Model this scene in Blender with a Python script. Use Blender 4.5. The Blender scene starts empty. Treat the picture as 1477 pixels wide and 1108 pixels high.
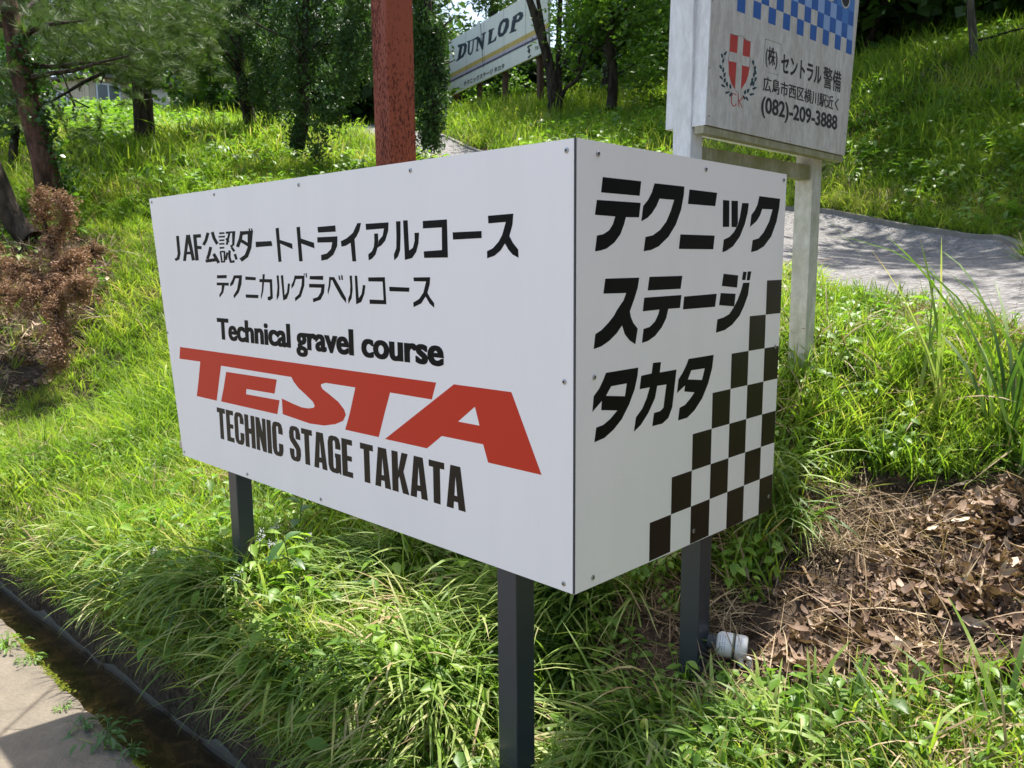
import bpy, math, random
import numpy as np
from mathutils import Vector, Matrix
from mathutils.geometry import tessellate_polygon

scene = bpy.context.scene
C = scene.collection
R = math.radians

# ------------------------------------------------------------------ camera
PITCH, ROLL, FPX = 0.14613858, -0.00804221, 1182.44
cp, sp, cr, sr = math.cos(PITCH), math.sin(PITCH), math.cos(ROLL), math.sin(ROLL)
EYE = np.array([0.0, 0.0, 1.45])
right = Vector((cr, sr * sp, sr * cp))
upv = Vector((-sr, cr * sp, cr * cp))
fwd = Vector((0, cp, -sp))
cam_d = bpy.data.cameras.new('camera')
cam = bpy.data.objects.new('camera', cam_d); C.objects.link(cam)
m = Matrix((right, upv, -fwd)).transposed().to_4x4(); m.translation = Vector(EYE)
cam.matrix_world = m
cam_d.sensor_width = 36; cam_d.lens = FPX / 1477 * 36
cam_d.clip_start = 0.05; cam_d.clip_end = 1500
cam_d.dof.use_dof = True; cam_d.dof.focus_distance = 2.1; cam_d.dof.aperture_fstop = 13
scene.camera = cam

# ------------------------------------------------------------------ light
SUN_AZ, SUN_EL = R(29.5), R(67.5)
world = bpy.data.worlds.new('World'); scene.world = world; world.use_nodes = True
wn = world.node_tree.nodes; wl = world.node_tree.links
wn.clear()
sky = wn.new('ShaderNodeTexSky'); sky.sky_type = 'NISHITA'; sky.sun_disc = False
sky.sun_elevation = SUN_EL; sky.sun_rotation = SUN_AZ
sky.air_density = 1.3; sky.dust_density = 3.0; sky.ozone_density = 1.0
bg = wn.new('ShaderNodeBackground'); bg.inputs['Strength'].default_value = 0.135
wo = wn.new('ShaderNodeOutputWorld')
wl.new(sky.outputs[0], bg.inputs[0]); wl.new(bg.outputs[0], wo.inputs[0])
sd = bpy.data.lights.new('sun', 'SUN'); sd.energy = 5.0; sd.angle = R(0.55); sd.color = (1.0, 0.955, 0.87)
sun = bpy.data.objects.new('sun', sd); C.objects.link(sun)
sdir = Vector((math.sin(SUN_AZ) * math.cos(SUN_EL), math.cos(SUN_AZ) * math.cos(SUN_EL), math.sin(SUN_EL)))
sun.rotation_euler = sdir.to_track_quat('Z', 'Y').to_euler(); sun.location = (3, 6, 12)
scene.view_settings.view_transform = 'Standard'; scene.view_settings.look = 'None'
scene.view_settings.gamma = 1; scene.view_settings.use_curve_mapping = False
scene.view_settings.exposure = 1.12
scene.cycles.max_bounces = 7; scene.cycles.diffuse_bounces = 4; scene.cycles.transparent_max_bounces = 12
scene.cycles.use_denoising = True

# ------------------------------------------------------------------ helpers
def ray(u, v):
    x = (u - 738.5) / FPX; w = (554 - v) / FPX
    X = x * cr - w * sr; U = x * sr + w * cr
    return np.array([X, cp + U * sp, -sp + U * cp])
def at(u, v, y):
    d = ray(u, v); return EYE + d * (y / d[1])

def tag(o, label=None, cat=None, group=None, kind=None):
    if label: o['label'] = label
    if cat: o['category'] = cat
    if group: o['group'] = group
    if kind: o['kind'] = kind
    return o
def empty(name, loc, label, cat, group=None):
    o = bpy.data.objects.new(name, None); C.objects.link(o); o.location = loc
    o.empty_display_size = .1
    return tag(o, label, cat, group)
def link(name, me, mat=None, parent=None):
    o = bpy.data.objects.new(name, me); C.objects.link(o)
    if mat and not me.materials: me.materials.append(mat)
    if parent is not None:
        o.parent = parent
        mw = parent_world(parent)
        o.matrix_parent_inverse = mw.inverted()
    return o
def parent_world(p):
    # world matrix without waiting for a depsgraph update
    mm = p.matrix_basis.copy()
    if p.parent is not None: mm = parent_world(p.parent) @ p.matrix_parent_inverse @ mm
    return mm
def pydata(name, V, F, smooth=False):
    me = bpy.data.meshes.new(name); me.from_pydata([tuple(v) for v in V], [], F)
    if smooth: me.polygons.foreach_set('use_smooth', [True] * len(me.polygons))
    me.update(); return me
def npmesh(name, V, F, k, smooth=False, tint=None):
    """V (n,3), F (m,k) arrays -> mesh, fast"""
    me = bpy.data.meshes.new(name)
    V = np.asarray(V, np.float32); F = np.asarray(F, np.int32)
    me.vertices.add(len(V)); me.vertices.foreach_set('co', V.ravel())
    me.loops.add(F.size); me.loops.foreach_set('vertex_index', F.ravel())
    me.polygons.add(len(F)); me.polygons.foreach_set('loop_start', np.arange(0, F.size, k, dtype=np.int32))
    me.polygons.foreach_set('loop_total', np.full(len(F), k, np.int32))
    if smooth: me.polygons.foreach_set('use_smooth', np.ones(len(F), bool))
    if tint is not None:
        a = me.attributes.new('tint', 'FLOAT', 'POINT'); a.data.foreach_set('value', np.asarray(tint, np.float32))
    me.update(calc_edges=True); return me
class MB:
    def __init__(s): s.V = []; s.F = []
    def add(s, V, F):
        n = len(s.V); s.V += [tuple(v) for v in V]; s.F += [tuple(i + n for i in f) for f in F]; return s
    def box(s, o, a, b, c):
        """corner o and three edge vectors"""
        o, a, b, c = map(np.array, (o, a, b, c))
        V = [o, o + a, o + a + b, o + b, o + c, o + a + c, o + a + b + c, o + b + c]
        F = [(0, 3, 2, 1), (4, 5, 6, 7), (0, 1, 5, 4), (1, 2, 6, 5), (2, 3, 7, 6), (3, 0, 4, 7)]
        if np.dot(np.cross(a, b), c) < 0: F = [f[::-1] for f in F]
        return s.add(V, F)
    def tube(s, P, rad, n=10, cap=True, rough=0, seed=0):
        P = [np.array(p, float) for p in P]; rs = np.interp(np.linspace(0, 1, len(P)), np.linspace(0, 1, len(rad)), rad) if hasattr(rad, '__len__') else [rad] * len(P)
        rg = random.Random(seed); V = []; F = []
        ref = np.array([0.13, 0.21, 1.0]) if abs((P[-1] - P[0])[2]) < .9 * np.linalg.norm(P[-1] - P[0]) else np.array([1.0, .2, 0.1])
        for i, p in enumerate(P):
            d = P[min(i + 1, len(P) - 1)] - P[max(i - 1, 0)]; d = d / (np.linalg.norm(d) + 1e-9)
            a = np.cross(d, ref); a /= np.linalg.norm(a) + 1e-9; b = np.cross(d, a)
            for k in range(n):
                t = 2 * math.pi * k / n; q = rs[i] * (1 + rough * rg.uniform(-1, 1))
                V.append(p + q * (math.cos(t) * a + math.sin(t) * b))
        for i in range(len(P) - 1):
            for k in range(n):
                k2 = (k + 1) % n; F.append((i * n + k, i * n + k2, (i + 1) * n + k2, (i + 1) * n + k))
        if cap: F.append(tuple(range(n))); F.append(tuple(reversed(range((len(P) - 1) * n, len(P) * n))))
        return s.add(V, F)
    def build(s, name, mat, parent=None, smooth=False):
        return link(name, pydata(name, s.V, s.F, smooth), mat, parent)
def bevel(o, w, seg=2):
    md = o.modifiers.new('bevel', 'BEVEL'); md.width = w; md.segments = seg; md.limit_method = 'ANGLE'; return o
def cr_spline(P, n):
    """Catmull-Rom through points (any dimension)"""
    P = np.array(P, float); Q = np.vstack([2 * P[0] - P[1], P, 2 * P[-1] - P[-2]]); out = []
    for i in range(1, len(Q) - 2):
        for k in range(n):
            t = k / n; a, b, c, d = Q[i - 1], Q[i], Q[i + 1], Q[i + 2]
            out.append(.5 * (2 * b + (c - a) * t + (2 * a - 5 * b + 4 * c - d) * t * t + (3 * b - a - 3 * c + d) * t ** 3))
    out.append(P[-1]); return out

# ------------------------------------------------------------------ materials
class NT:
    def __init__(s, name):
        s.m = bpy.data.materials.new(name); s.m.use_nodes = True; s.n = s.m.node_tree.nodes; s.l = s.m.node_tree.links; s.n.clear()
        s.out = s.n.new('ShaderNodeOutputMaterial')
    def N(s, t, **kw):
        x = s.n.new('ShaderNode' + t)
        for k, v in kw.items():
            if k in x.inputs.keys() or k.replace('_', ' ') in x.inputs.keys(): s.set(x, k.replace('_', ' ') if k not in x.inputs.keys() else k, v)
            else: setattr(x, k, v)
        return x
    def set(s, x, k, v):
        if hasattr(v, 'links') or isinstance(v, bpy.types.NodeSocket): s.l.new(v, x.inputs[k])
        else: x.inputs[k].default_value = v
    def ramp(s, f, stops, interp='LINEAR'):
        r = s.n.new('ShaderNodeValToRGB'); e = r.color_ramp.elements; r.color_ramp.interpolation = interp
        while len(e) < len(stops): e.new(.5)
        for i, (p, c) in enumerate(stops):
            e[i].position = p; e[i].color = (*c, 1) if hasattr(c, '__len__') else (c, c, c, 1)
        s.l.new(f, r.inputs[0]); return r.outputs[0]
    def noise(s, scale, detail=6, rough=.6, vec=None, dist=0):
        x = s.n.new('ShaderNodeTexNoise'); x.inputs['Scale'].default_value = scale; x.inputs['Detail'].default_value = detail
        x.inputs['Roughness'].default_value = rough; x.inputs['Distortion'].default_value = dist
        s.l.new(vec if vec is not None else s.coord(), x.inputs['Vector']); return x.outputs['Fac']
    def coord(s, scl=None):
        g = s.n.new('ShaderNodeNewGeometry').outputs['Position']
        if scl:
            mp = s.n.new('ShaderNodeMapping'); mp.inputs['Scale'].default_value = scl; s.l.new(g, mp.inputs['Vector']); return mp.outputs[0]
        return g
    def mix(s, f, a, b, mode='MIX'):
        x = s.n.new('ShaderNodeMix'); x.data_type = 'RGBA'; x.blend_type = mode
        for i, v in ((0, f), (6, a), (7, b)):
            if isinstance(v, bpy.types.NodeSocket): s.l.new(v, x.inputs[i])
            else: x.inputs[i].default_value = v if i == 0 else ((*v, 1) if hasattr(v, '__len__') else (v, v, v, 1))
        return x.outputs[2]
    def math(s, op, a, b=0.0):
        x = s.n.new('ShaderNodeMath'); x.operation = op
        for i, v in ((0, a), (1, b)):
            if isinstance(v, bpy.types.NodeSocket): s.l.new(v, x.inputs[i])
            else: x.inputs[i].default_value = v
        return x.outputs[0]
    def bump(s, h, strength=.5, dist=.01):
        b = s.n.new('ShaderNodeBump'); b.inputs['Strength'].default_value = strength; b.inputs['Distance'].default_value = dist
        s.l.new(h, b.inputs['Height']); return b.outputs[0]
    def principled(s, col, rough=.6, bump=None, metal=0, spec=.5, coat=0):
        p = s.n.new('ShaderNodeBsdfPrincipled')
        for k, v in (('Base Color', col), ('Roughness', rough), ('Metallic', metal), ('Specular IOR Level', spec), ('Coat Weight', coat)):
            if isinstance(v, bpy.types.NodeSocket): s.l.new(v, p.inputs[k])
            else: p.inputs[k].default_value = (*v, 1) if hasattr(v, '__len__') else v
        if bump is not None: s.l.new(bump, p.inputs['Normal'])
        s.l.new(p.outputs[0], s.out.inputs[0]); return p
def simple(name, col, rough=.6, metal=0, spec=.5, var=.0, vs=30, bump=0):
    t = NT(name)
    c = col
    if var:
        c = t.mix(t.noise(vs), tuple(x * (1 - var) for x in col), tuple(min(1, x * (1 + var)) for x in col))
    b = t.bump(t.noise(vs * 4), bump, .002) if bump else None
    t.principled(c, rough, b, metal, spec); return t.m
def leafmat(name, stops, trans=.35, rough=.5, spec=.4, patch=1.0, instancer=True, dark=.75):
    """foliage: colour by the blade's own tint, by plant and by slow patches over the ground"""
    t = NT(name)
    at_ = t.n.new('ShaderNodeAttribute'); at_.attribute_name = 'tint'
    oi = t.n.new('ShaderNodeObjectInfo')
    f = t.math('ADD', t.math('MULTIPLY', at_.outputs['Fac'], .45), t.math('MULTIPLY', oi.outputs['Random'], .42 if instancer else 0.0))
    f = t.math('ADD', f, t.math('MULTIPLY', t.ramp(t.noise(patch, 5, .65), [(.38, 0), (.62, 1)]), .50 if instancer else .35))
    f = t.math('SUBTRACT', f, .17 if instancer else -.08)
    c = t.ramp(f, stops)
    p = t.principled(c, rough, spec=spec)
    tr = t.n.new('ShaderNodeBsdfTranslucent')
    t.l.new(t.mix(1.0, c, (1.2, 1.3, .75), 'MULTIPLY'), tr.inputs[0])
    mx = t.n.new('ShaderNodeMixShader'); mx.inputs[0].default_value = trans
    t.l.new(p.outputs[0], mx.inputs[1]); t.l.new(tr.outputs[0], mx.inputs[2]); t.l.new(mx.outputs[0], t.out.inputs[0])
    return t.m

M = {}
M['grass'] = leafmat('grass_green', [(.05, (.07, .13, .012)), (.3, (.14, .24, .024)), (.58, (.24, .35, .038)), (.82, (.37, .42, .065)), (.95, (.46, .42, .14)), (1, (.48, .38, .20))], .5, .55, .3, 1.3)
M['long'] = leafmat('long_grass_green', [(.05, (.045, .10, .02)), (.3, (.10, .18, .03)), (.55, (.20, .30, .055)), (.78, (.36, .41, .14)), (.9, (.48, .43, .24)), (1, (.40, .28, .16))], .42, .5, .35, 3.5)
M['dryblade'] = leafmat('straw', [(.1, (.16, .10, .055)), (.5, (.30, .21, .12)), (.9, (.44, .34, .20))], .2, .6, .4, 5)
M['weed'] = leafmat('weed_leaf', [(.05, (.07, .15, .02)), (.5, (.15, .28, .03)), (.9, (.26, .40, .05))], .48, .45, .5, 2)
M['bigleaf'] = leafmat('broad_leaf', [(.1, (.05, .12, .03)), (.6, (.08, .17, .04)), (1, (.15, .25, .05))], .38, .4, .5, 3, False)
M['litter'] = leafmat('dead_leaf', [(.05, (.05, .030, .019)), (.4, (.12, .072, .045)), (.75, (.24, .155, .10)), (.92, (.42, .30, .21)), (1, (.54, .42, .32))], .12, .65, .3, 6)
M['pine'] = leafmat('pine_needle', [(.1, (.035, .065, .018)), (.55, (.08, .135, .028)), (1, (.17, .24, .042))], .3, .5, .4, .8, False)
M['juniper'] = leafmat('juniper_scale', [(.1, (.022, .055, .013)), (.5, (.05, .11, .024)), (1, (.115, .20, .038))], .22, .55, .35, 1.2, False)
M['broad'] = leafmat('tree_leaf', [(.1, (.05, .11, .018)), (.5, (.11, .21, .026)), (1, (.22, .35, .04))], .45, .45, .5, .7, False)
M['forest'] = leafmat('forest_leaf', [(.1, (.03, .065, .015)), (.5, (.07, .135, .024)), (1, (.15, .25, .04))], .35, .5, .4, .25, False)
M['deadcyp'] = leafmat('dead_cypress_spray', [(.1, (.13, .07, .04)), (.5, (.27, .155, .095)), (1, (.44, .28, .18))], .12, .7, .2, 5, False)
M['ivy'] = leafmat('ivy_leaf', [(.1, (.02, .06, .015)), (.6, (.05, .13, .02)), (1, (.10, .20, .03))], .25, .4, .5, 2, False)

def ground_mat():
    t = NT('soil'); a = t.noise(3, 8, .65); b = t.noise(40, 8, .7)
    c = t.ramp(a, [(.3, (.018, .012, .007)), (.6, (.045, .030, .019)), (.8, (.09, .062, .04))])
    c = t.mix(t.ramp(b, [(.4, 0), (.65, 1)]), c, (.12, .085, .058)); c = t.mix(.35, c, t.ramp(b, [(.35, (.03, .02, .012)), (.7, (.16, .11, .075))]))
    t.principled(c, .9, t.bump(b, .9, .03), spec=.2); return t.m
def concrete_mat():
    t = NT('concrete_road'); a = t.noise(1.6, 6, .6); b = t.noise(55, 10, .75); c3 = t.noise(9, 8, .7, dist=.5)
    c = t.ramp(a, [(.3, (.115, .098, .075)), (.7, (.175, .15, .117))])
    c = t.mix(t.ramp(c3, [(.35, .55), (.62, 0)]), c, (.24, .20, .15))
    v = t.n.new('ShaderNodeTexVoronoi'); v.inputs['Scale'].default_value = 85; t.l.new(t.coord(), v.inputs['Vector'])
    w = t.n.new('ShaderNodeTexVoronoi'); w.feature = 'DISTANCE_TO_EDGE'; w.inputs['Scale'].default_value = .9; t.l.new(t.coord(), w.inputs['Vector'])
    c = t.mix(t.ramp(w.outputs['Distance'], [(.0, .8), (.010, 0)]), c, (.05, .04, .03))
    c = t.mix(t.ramp(v.outputs['Distance'], [(.0, .7), (.3, 0)]), c, (.09, .078, .062))
    c = t.mix(t.ramp(b, [(.35, .5), (.55, 0)]), c, (.15, .125, .10))
    c = t.mix(t.ramp(b, [(.62, 0), (.8, .5)]), c, (.60, .56, .48))
    t.principled(c, .85, t.bump(t.math('ADD', b, v.outputs['Distance']), .6, .004), spec=.25); return t.m
def gravel_mat():
    t = NT('gravel_drive'); v = t.n.new('ShaderNodeTexVoronoi'); v.inputs['Scale'].default_value = 38; t.l.new(t.coord(), v.inputs['Vector'])
    a = t.noise(1.1, 6, .65); b = t.noise(14, 8, .75)
    c = t.ramp(a, [(.3, (.16, .15, .145)), (.7, (.27, .255, .24))])
    c = t.mix(.45, c, t.ramp(v.outputs['Color'], [(.1, (.06, .06, .065)), (.9, (.34, .33, .32))]))
    c = t.mix(t.ramp(b, [(.52, 0), (.66, .7)]), c, (.10, .085, .065))
    t.principled(c, .85, t.bump(t.math('ADD', v.outputs['Distance'], b), .9, .02), spec=.25); return t.m
def rust_mat():
    t = NT('rusty_red_paint'); q = t.coord((1, 1, .45)); a = t.noise(120, 10, .7, q); b = t.noise(4, 6, .6, t.coord((1, 1, .25)))
    f = t.math('ADD', t.math('MULTIPLY', a, .72), t.math('MULTIPLY', b, .36))
    c = t.mix(t.noise(2.5, 4, .6, t.coord((1, 1, .3))), (.19, .042, .022), (.27, .075, .042))
    k = t.ramp(f, [(.56, 0), (.585, 1)])
    c = t.mix(k, c, (.085, .024, .018)); g = t.math('ADD', t.math('MULTIPLY', t.noise(9, 8, .7, t.coord((1, 1, .35))), .6), t.math('MULTIPLY', a, .4)); c = t.mix(t.ramp(g, [(.575, 0), (.60, .8)]), c, (.12, .035, .02)); c = t.mix(t.ramp(g, [(.655, 0), (.675, 1)]), c, (.34, .17, .08))
    t.principled(c, t.ramp(f, [(.5, .5), (.6, .9)]), t.bump(k, .6, -.002), spec=.15); return t.m
def dirty_white(name, base=(.60, .59, .565), streak=.5, green=0):
    t = NT(name); a = t.noise(45, 10, .75, t.coord((1, 1, .35))); b = t.noise(7, 8, .65, t.coord((1, 1, .22)))
    c = t.mix(t.ramp(b, [(.35, streak), (.62, 0)]), base, tuple(x * k for x, k in zip(base, (.62, .59, .52))))
    c = t.mix(t.ramp(a, [(.42, .85 * streak), (.58, 0)]), c, tuple(x * k for x, k in zip(base, (.46, .43, .38))))
    if green: c = t.mix(t.ramp(t.noise(9, 6, .7), [(.4, 0), (.62, green)]), c, (.20, .20, .07))
    t.principled(c, .6, t.bump(a, .25, .002), spec=.35); return t.m
def bark_mat(name, a, b, sc=14):
    t = NT(name); q = t.coord((1, 1, .3)); n1 = t.noise(sc, 9, .72, q); n2 = t.noise(sc * 4, 8, .7, q)
    v = t.n.new('ShaderNodeTexVoronoi'); v.inputs['Scale'].default_value = sc; t.l.new(q, v.inputs['Vector'])
    c = t.ramp(n1, [(.3, b), (.65, a)]); c = t.mix(t.ramp(v.outputs['Distance'], [(.45, 0), (.75, .8)]), c, tuple(x * .35 for x in b))
    c = t.mix(t.ramp(n2, [(.3, .6), (.55, 0)]), c, tuple(x * .5 for x in b))
    t.principled(c, .9, t.bump(t.math('SUBTRACT', n1, v.outputs['Distance']), 1, .03), spec=.2); return t.m
M['soil'] = ground_mat(); M['concrete'] = concrete_mat(); M['gravel'] = gravel_mat(); M['rust'] = rust_mat()
M['ckwhite'] = dirty_white('weathered_white_board'); M['ckframe'] = dirty_white('white_painted_metal', (.74, .75, .77), .35)
M['mossy'] = dirty_white('mossy_rail', (.42, .41, .30), .6, .8); M['postwhite'] = dirty_white('aged_white_post', (.64, .63, .59), .45, .35)
def panel_mat():
    t = NT('white_composite_panel'); a = t.noise(5, 8, .7, t.coord((1, 1, .12))); b = t.noise(60, 6, .7)
    c = t.mix(t.ramp(a, [(.42, .0), (.75, .30)]), (.88, .85, .85), (.76, .735, .71))
    c = t.mix(t.ramp(b, [(.66, 0), (.74, .25)]), c, (.55, .52, .47))
    t.principled(c, t.ramp(a, [(.3, .32), (.7, .46)]), t.bump(t.noise(2.2, 2, .4), .12, .01), spec=.45); return t.m
M['panel'] = panel_mat()
M['panelside'] = M['panel']
M['seam'] = simple('dark_panel_core', (.05, .05, .06), .5)
M['ink'] = simple('black_vinyl', (.004, .004, .005), .5, spec=.12)
M['brownink'] = simple('brown_black_vinyl', (.012, .008, .006), .45, spec=.25)
M['red'] = simple('red_vinyl', (.56, .040, .018), .45, spec=.2)
M['post'] = simple('charcoal_powder_coat', (.030, .037, .050), .38, spec=.55, var=.12, vs=12)
M['steel'] = simple('zinc_screw', (.42, .42, .43), .35, .9)
M['screwdark'] = simple('screw_recess', (.03, .03, .03), .5)
M['ckblue'] = simple('blue_print', (.025, .105, .36), .5, var=.2, vs=20)
M['ckmid'] = simple('mid_blue_print', (.06, .18, .46), .5, var=.15, vs=20)
M['cklight'] = simple('pale_blue_print', (.24, .36, .60), .5, var=.1, vs=20)
M['ckred'] = simple('faded_red_print', (.42, .045, .035), .55, var=.1)
M['ckteal'] = simple('dark_teal_print', (.012, .05, .065), .55)
M['ckink'] = simple('black_print', (.022, .022, .024), .55)
M['duwhite'] = dirty_white('old_billboard_white', (.90, .86, .78), .2)
M['duink'] = simple('billboard_black', (.02, .028, .04), .6, var=.3)
M['duorange'] = simple('billboard_orange', (.62, .42, .12), .6, var=.25, vs=6)
M['dupink'] = simple('billboard_pink', (.56, .46, .52), .6, var=.15, vs=6)
M['dupurple'] = simple('billboard_purple', (.075, .055, .13), .6)
M['oldrust'] = simple('rusted_steel', (.10, .05, .035), .85, var=.4, vs=10)
M['pinebark'] = bark_mat('red_pine_bark', (.19, .10, .072), (.07, .042, .032)); M['darkbark'] = bark_mat('dark_bark', (.085, .066, .05), (.035, .027, .02))
M['greybark'] = bark_mat('grey_bark', (.24, .22, .18), (.11, .10, .085), 9)
M['pole'] = simple('grey_concrete_pole', (.30, .31, .33), .8, var=.1)
# ------------------------------------------------------------------ terrain
ND = np.array([.697, .717]); SD = np.array([.717, -.697])     # across and along the channel
T_NEAR = .833
def t_far(s): return np.clip(1.06 + (s + 2.15) * .041, .9, 1.1)
CT = []
for u, v, y in ((850, 1050, 2.05), (600, 1000, 2.03), (500, 950, 2.25), (400, 900, 2.5), (500, 780, 3.1), (600, 850, 2.7), (100, 780, 3.45),
                (200, 720, 3.8), (100, 650, 4.5), (200, 600, 5.0), (50, 560, 5.6), (180, 480, 6.2), (60, 430, 6.5), (150, 360, 7.5),
                (80, 290, 8.6), (20, 255, 10), (225, 225, 11), (150, 178, 17), (260, 172, 16), (340, 188, 15), (420, 200, 11.5), (480, 225, 10.5),
                (640, 222, 12.5), (700, 190, 14.5), (700, 172, 18), (850, 155, 18), (950, 165, 15), (950, 205, 12), (1000, 270, 9.3), (1100, 292, 9),
                (1300, 328, 8), (1477, 352, 6.6), (1300, 220, 9.4), (1350, 98, 11.5), (1477, 100, 10.6), (1240, 112, 12.5), (1477, 230, 8.0),
                (1150, 1050, 1.6), (1300, 1000, 1.7), (1450, 1000, 1.6), (1300, 850, 2.05), (1450, 850, 1.95), (1250, 700, 2.5), (1450, 700, 2.4),
                (1200, 600, 2.75), (1450, 600, 2.65), (1300, 480, 3.5), (1200, 440, 4.0), (1460, 500, 3.0), (1005, 938, 2.0), (355, 835, 2.65), (1170, 525, 2.95), (1050, 965, 1.97)):
    CT.append(at(u, v, y))
CT += [np.array(q, float) for q in ((.05, 1.75, .12), (.62, 2.5, .72), (0, 5, 1.1), (-.5, 3.7, .7), (0, 8, 2.0), (1, 6, 1.6), (0, 30, 6.0), (12, 26, 6.3), (-12, 30, 5.6),
       (-14, 20, 4.3), (20, 16, 6.0), (8, 8, 3.6), (6, 4.5, 2.0), (4, 3, 1.5), (2.6, 1.1, .75), (4, .3, .9), (-10, 12, 3.4), (-8, 8, 1.9), (-7, 6.5, 1.0), (-4, 5.6, .62), (9, 1, 2.5), (0, 45, 8.5), (-25, 45, 8.5), (25, 45, 8.5), (30, 5, 5), (-25, 25, 5.5), (1.6, .35, .6), (-6, 6.2, .8))]
CT = np.array(CT)
def _phi(r2): return r2 * np.log(r2 + 1e-9) * .5
_X = CT[:, :2]; _n = len(_X)
_A = np.zeros((_n + 3, _n + 3)); _A[:_n, :_n] = _phi(((_X[:, None] - _X[None]) ** 2).sum(2)) + np.eye(_n) * .02
_A[:_n, _n:] = np.c_[np.ones(_n), _X]; _A[_n:, :_n] = _A[:_n, _n:].T
_W = np.linalg.solve(_A, np.r_[CT[:, 2], 0, 0, 0])
def vnoise(x, y, sc, seed=0):
    """cheap smooth value noise for numpy arrays"""
    x = np.asarray(x) * sc + seed * 17.3; y = np.asarray(y) * sc + seed * 9.1
    xi = np.floor(x); yi = np.floor(y); fx = x - xi; fy = y - yi; fx = fx * fx * (3 - 2 * fx); fy = fy * fy * (3 - 2 * fy)
    def h(a, b): q = np.sin(a * 127.1 + b * 311.7 + seed * 3.7) * 43758.5453; return q - np.floor(q)
    return (h(xi, yi) * (1 - fx) + h(xi + 1, yi) * fx) * (1 - fy) + (h(xi, yi + 1) * (1 - fx) + h(xi + 1, yi + 1) * fx) * fy
SMOOTH = []
def terrain(x, y, raw=False):
    x = np.atleast_1d(np.asarray(x, float)); y = np.atleast_1d(np.asarray(y, float)); sh = x.shape; x = x.ravel(); y = y.ravel()
    z = np.zeros(len(x))
    for i in range(0, len(x), 20000):
        a = np.c_[x[i:i + 20000], y[i:i + 20000]]
        z[i:i + 20000] = _phi(((a[:, None] - _X[None]) ** 2).sum(2)) @ _W[:_n] + _W[_n] + a @ _W[_n + 1:]
    r = np.hypot(x, y); far = 7.0 + np.clip(r - 35, 0, 200) * .10
    k = np.clip((r - 32) / 18, 0, 1); z = z * (1 - k) + far * k
    rm = 1.0 if not SMOOTH else 1 - .93 * inside(SMOOTH, x, y)
    z = z + ((vnoise(x, y, 1.7, 1) - .5) * .09 * np.clip((r - 2) / 4, 0.25, 1) + (vnoise(x, y, 7, 2) - .5) * .035) * rm
    if raw: return z.reshape(sh)
    t = x * ND[0] + y * ND[1]; s = x * SD[0] + y * SD[1]; tf = t_far(s)
    k = np.clip((t - tf) / .17, 0, 1); k = k * (2 - k)
    zb = np.maximum(z, .08) * k
    z = np.where(t > tf, zb - .02, np.where(t > T_NEAR - .012, -.16, -.03))
    return z.reshape(sh)
def on_ground(x, y): return np.array([x, y, float(terrain(x, y)[0])])
def hit(u, v, dmax=60):
    d = ray(u, v); T = np.concatenate([np.arange(.8, 8, .02), np.arange(8, dmax, .1)])
    P = EYE + d * T[:, None]; h = P[:, 2] - terrain(P[:, 0], P[:, 1]); i = np.argmax(h < 0)
    if h[i] >= 0: i = len(T) - 1
    return P[i]
def inside(poly, x, y):
    r = np.zeros(len(x), bool); n = len(poly)
    for i in range(n):
        x1, y1 = poly[i][:2]; x2, y2 = poly[(i + 1) % n][:2]
        c = ((y1 > y) != (y2 > y)) & (x < (x2 - x1) * (y - y1) / (y2 - y1 + 1e-12) + x1); r ^= c
    return r
# the gravel drive: left and right edges as plan curves
ROAD_N = cr_spline([(6.5, -1.2), (3.6, 1.3), (2.35, 2.35), (1.62, 3.55), (1.15, 4.35), (.5, 5.6), (-.35, 8.2), (-1.3, 11.2), (-2.4, 13.6), (-4.2, 16.0), (-7, 18)], 8)
ROAD_F = cr_spline([(9.5, 1.2), (6.4, 4.2), (4.6, 6.1), (3.75, 7.1), (2.9, 8.0), (1.9, 8.9), (.5, 10.6), (-.6, 12.9), (-1.6, 15.2), (-3.5, 18.0), (-6.5, 20.5)], 8)
for _pass in range(3):
    _rn = [hit(u, v)[:2] for u, v in ((1530, 520), (1477, 497), (1400, 470), (1300, 446), (1200, 424), (1120, 396))]
    _rf = [hit(u, v)[:2] for u, v in ((1620, 384), (1477, 357), (1400, 344), (1300, 327), (1200, 312), (1120, 301))]
    ROAD_N = cr_spline([(6.5, -1.2), (3.4, 1.5)] + [tuple(q) for q in _rn] + [(.5, 5.6), (-.35, 8.2), (-1.3, 11.2), (-2.4, 13.6), (-4.2, 16.0), (-7, 18)], 6)
    ROAD_F = cr_spline([(9.5, 1.2), (6.9, 3.9)] + [tuple(q) for q in _rf] + [(1.7, 9.3), (.6, 10.8), (-.5, 12.9), (-1.6, 15.2), (-3.5, 18.0), (-6.5, 20.5)], 6)
    ROAD_POLY = [tuple(p) for p in ROAD_N] + [tuple(p) for p in ROAD_F[::-1]]
    SMOOTH[:] = [tuple(p) for p in ROAD_N] + [(p[0] + .35, p[1] + .55) for p in ROAD_F[::-1]]
DIRT = [tuple(hit(u, v)[:2]) for u, v in ((1128, 800), (1150, 730), (1190, 708), (1300, 695), (1477, 690), (1560, 690), (1560, 985), (1400, 1000), (1300, 1025), (1180, 1025), (1060, 1000), (960, 985), (900, 930), (930, 900), (1000, 905), (1110, 880))]
LITTERY = [tuple(hit(u, v)[:2]) for u, v in ((1230, 880), (1300, 800), (1380, 745), (1477, 710), (1560, 700), (1560, 990), (1400, 1005), (1300, 1025), (1180, 1010), (1110, 975), (1180, 930))]

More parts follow.
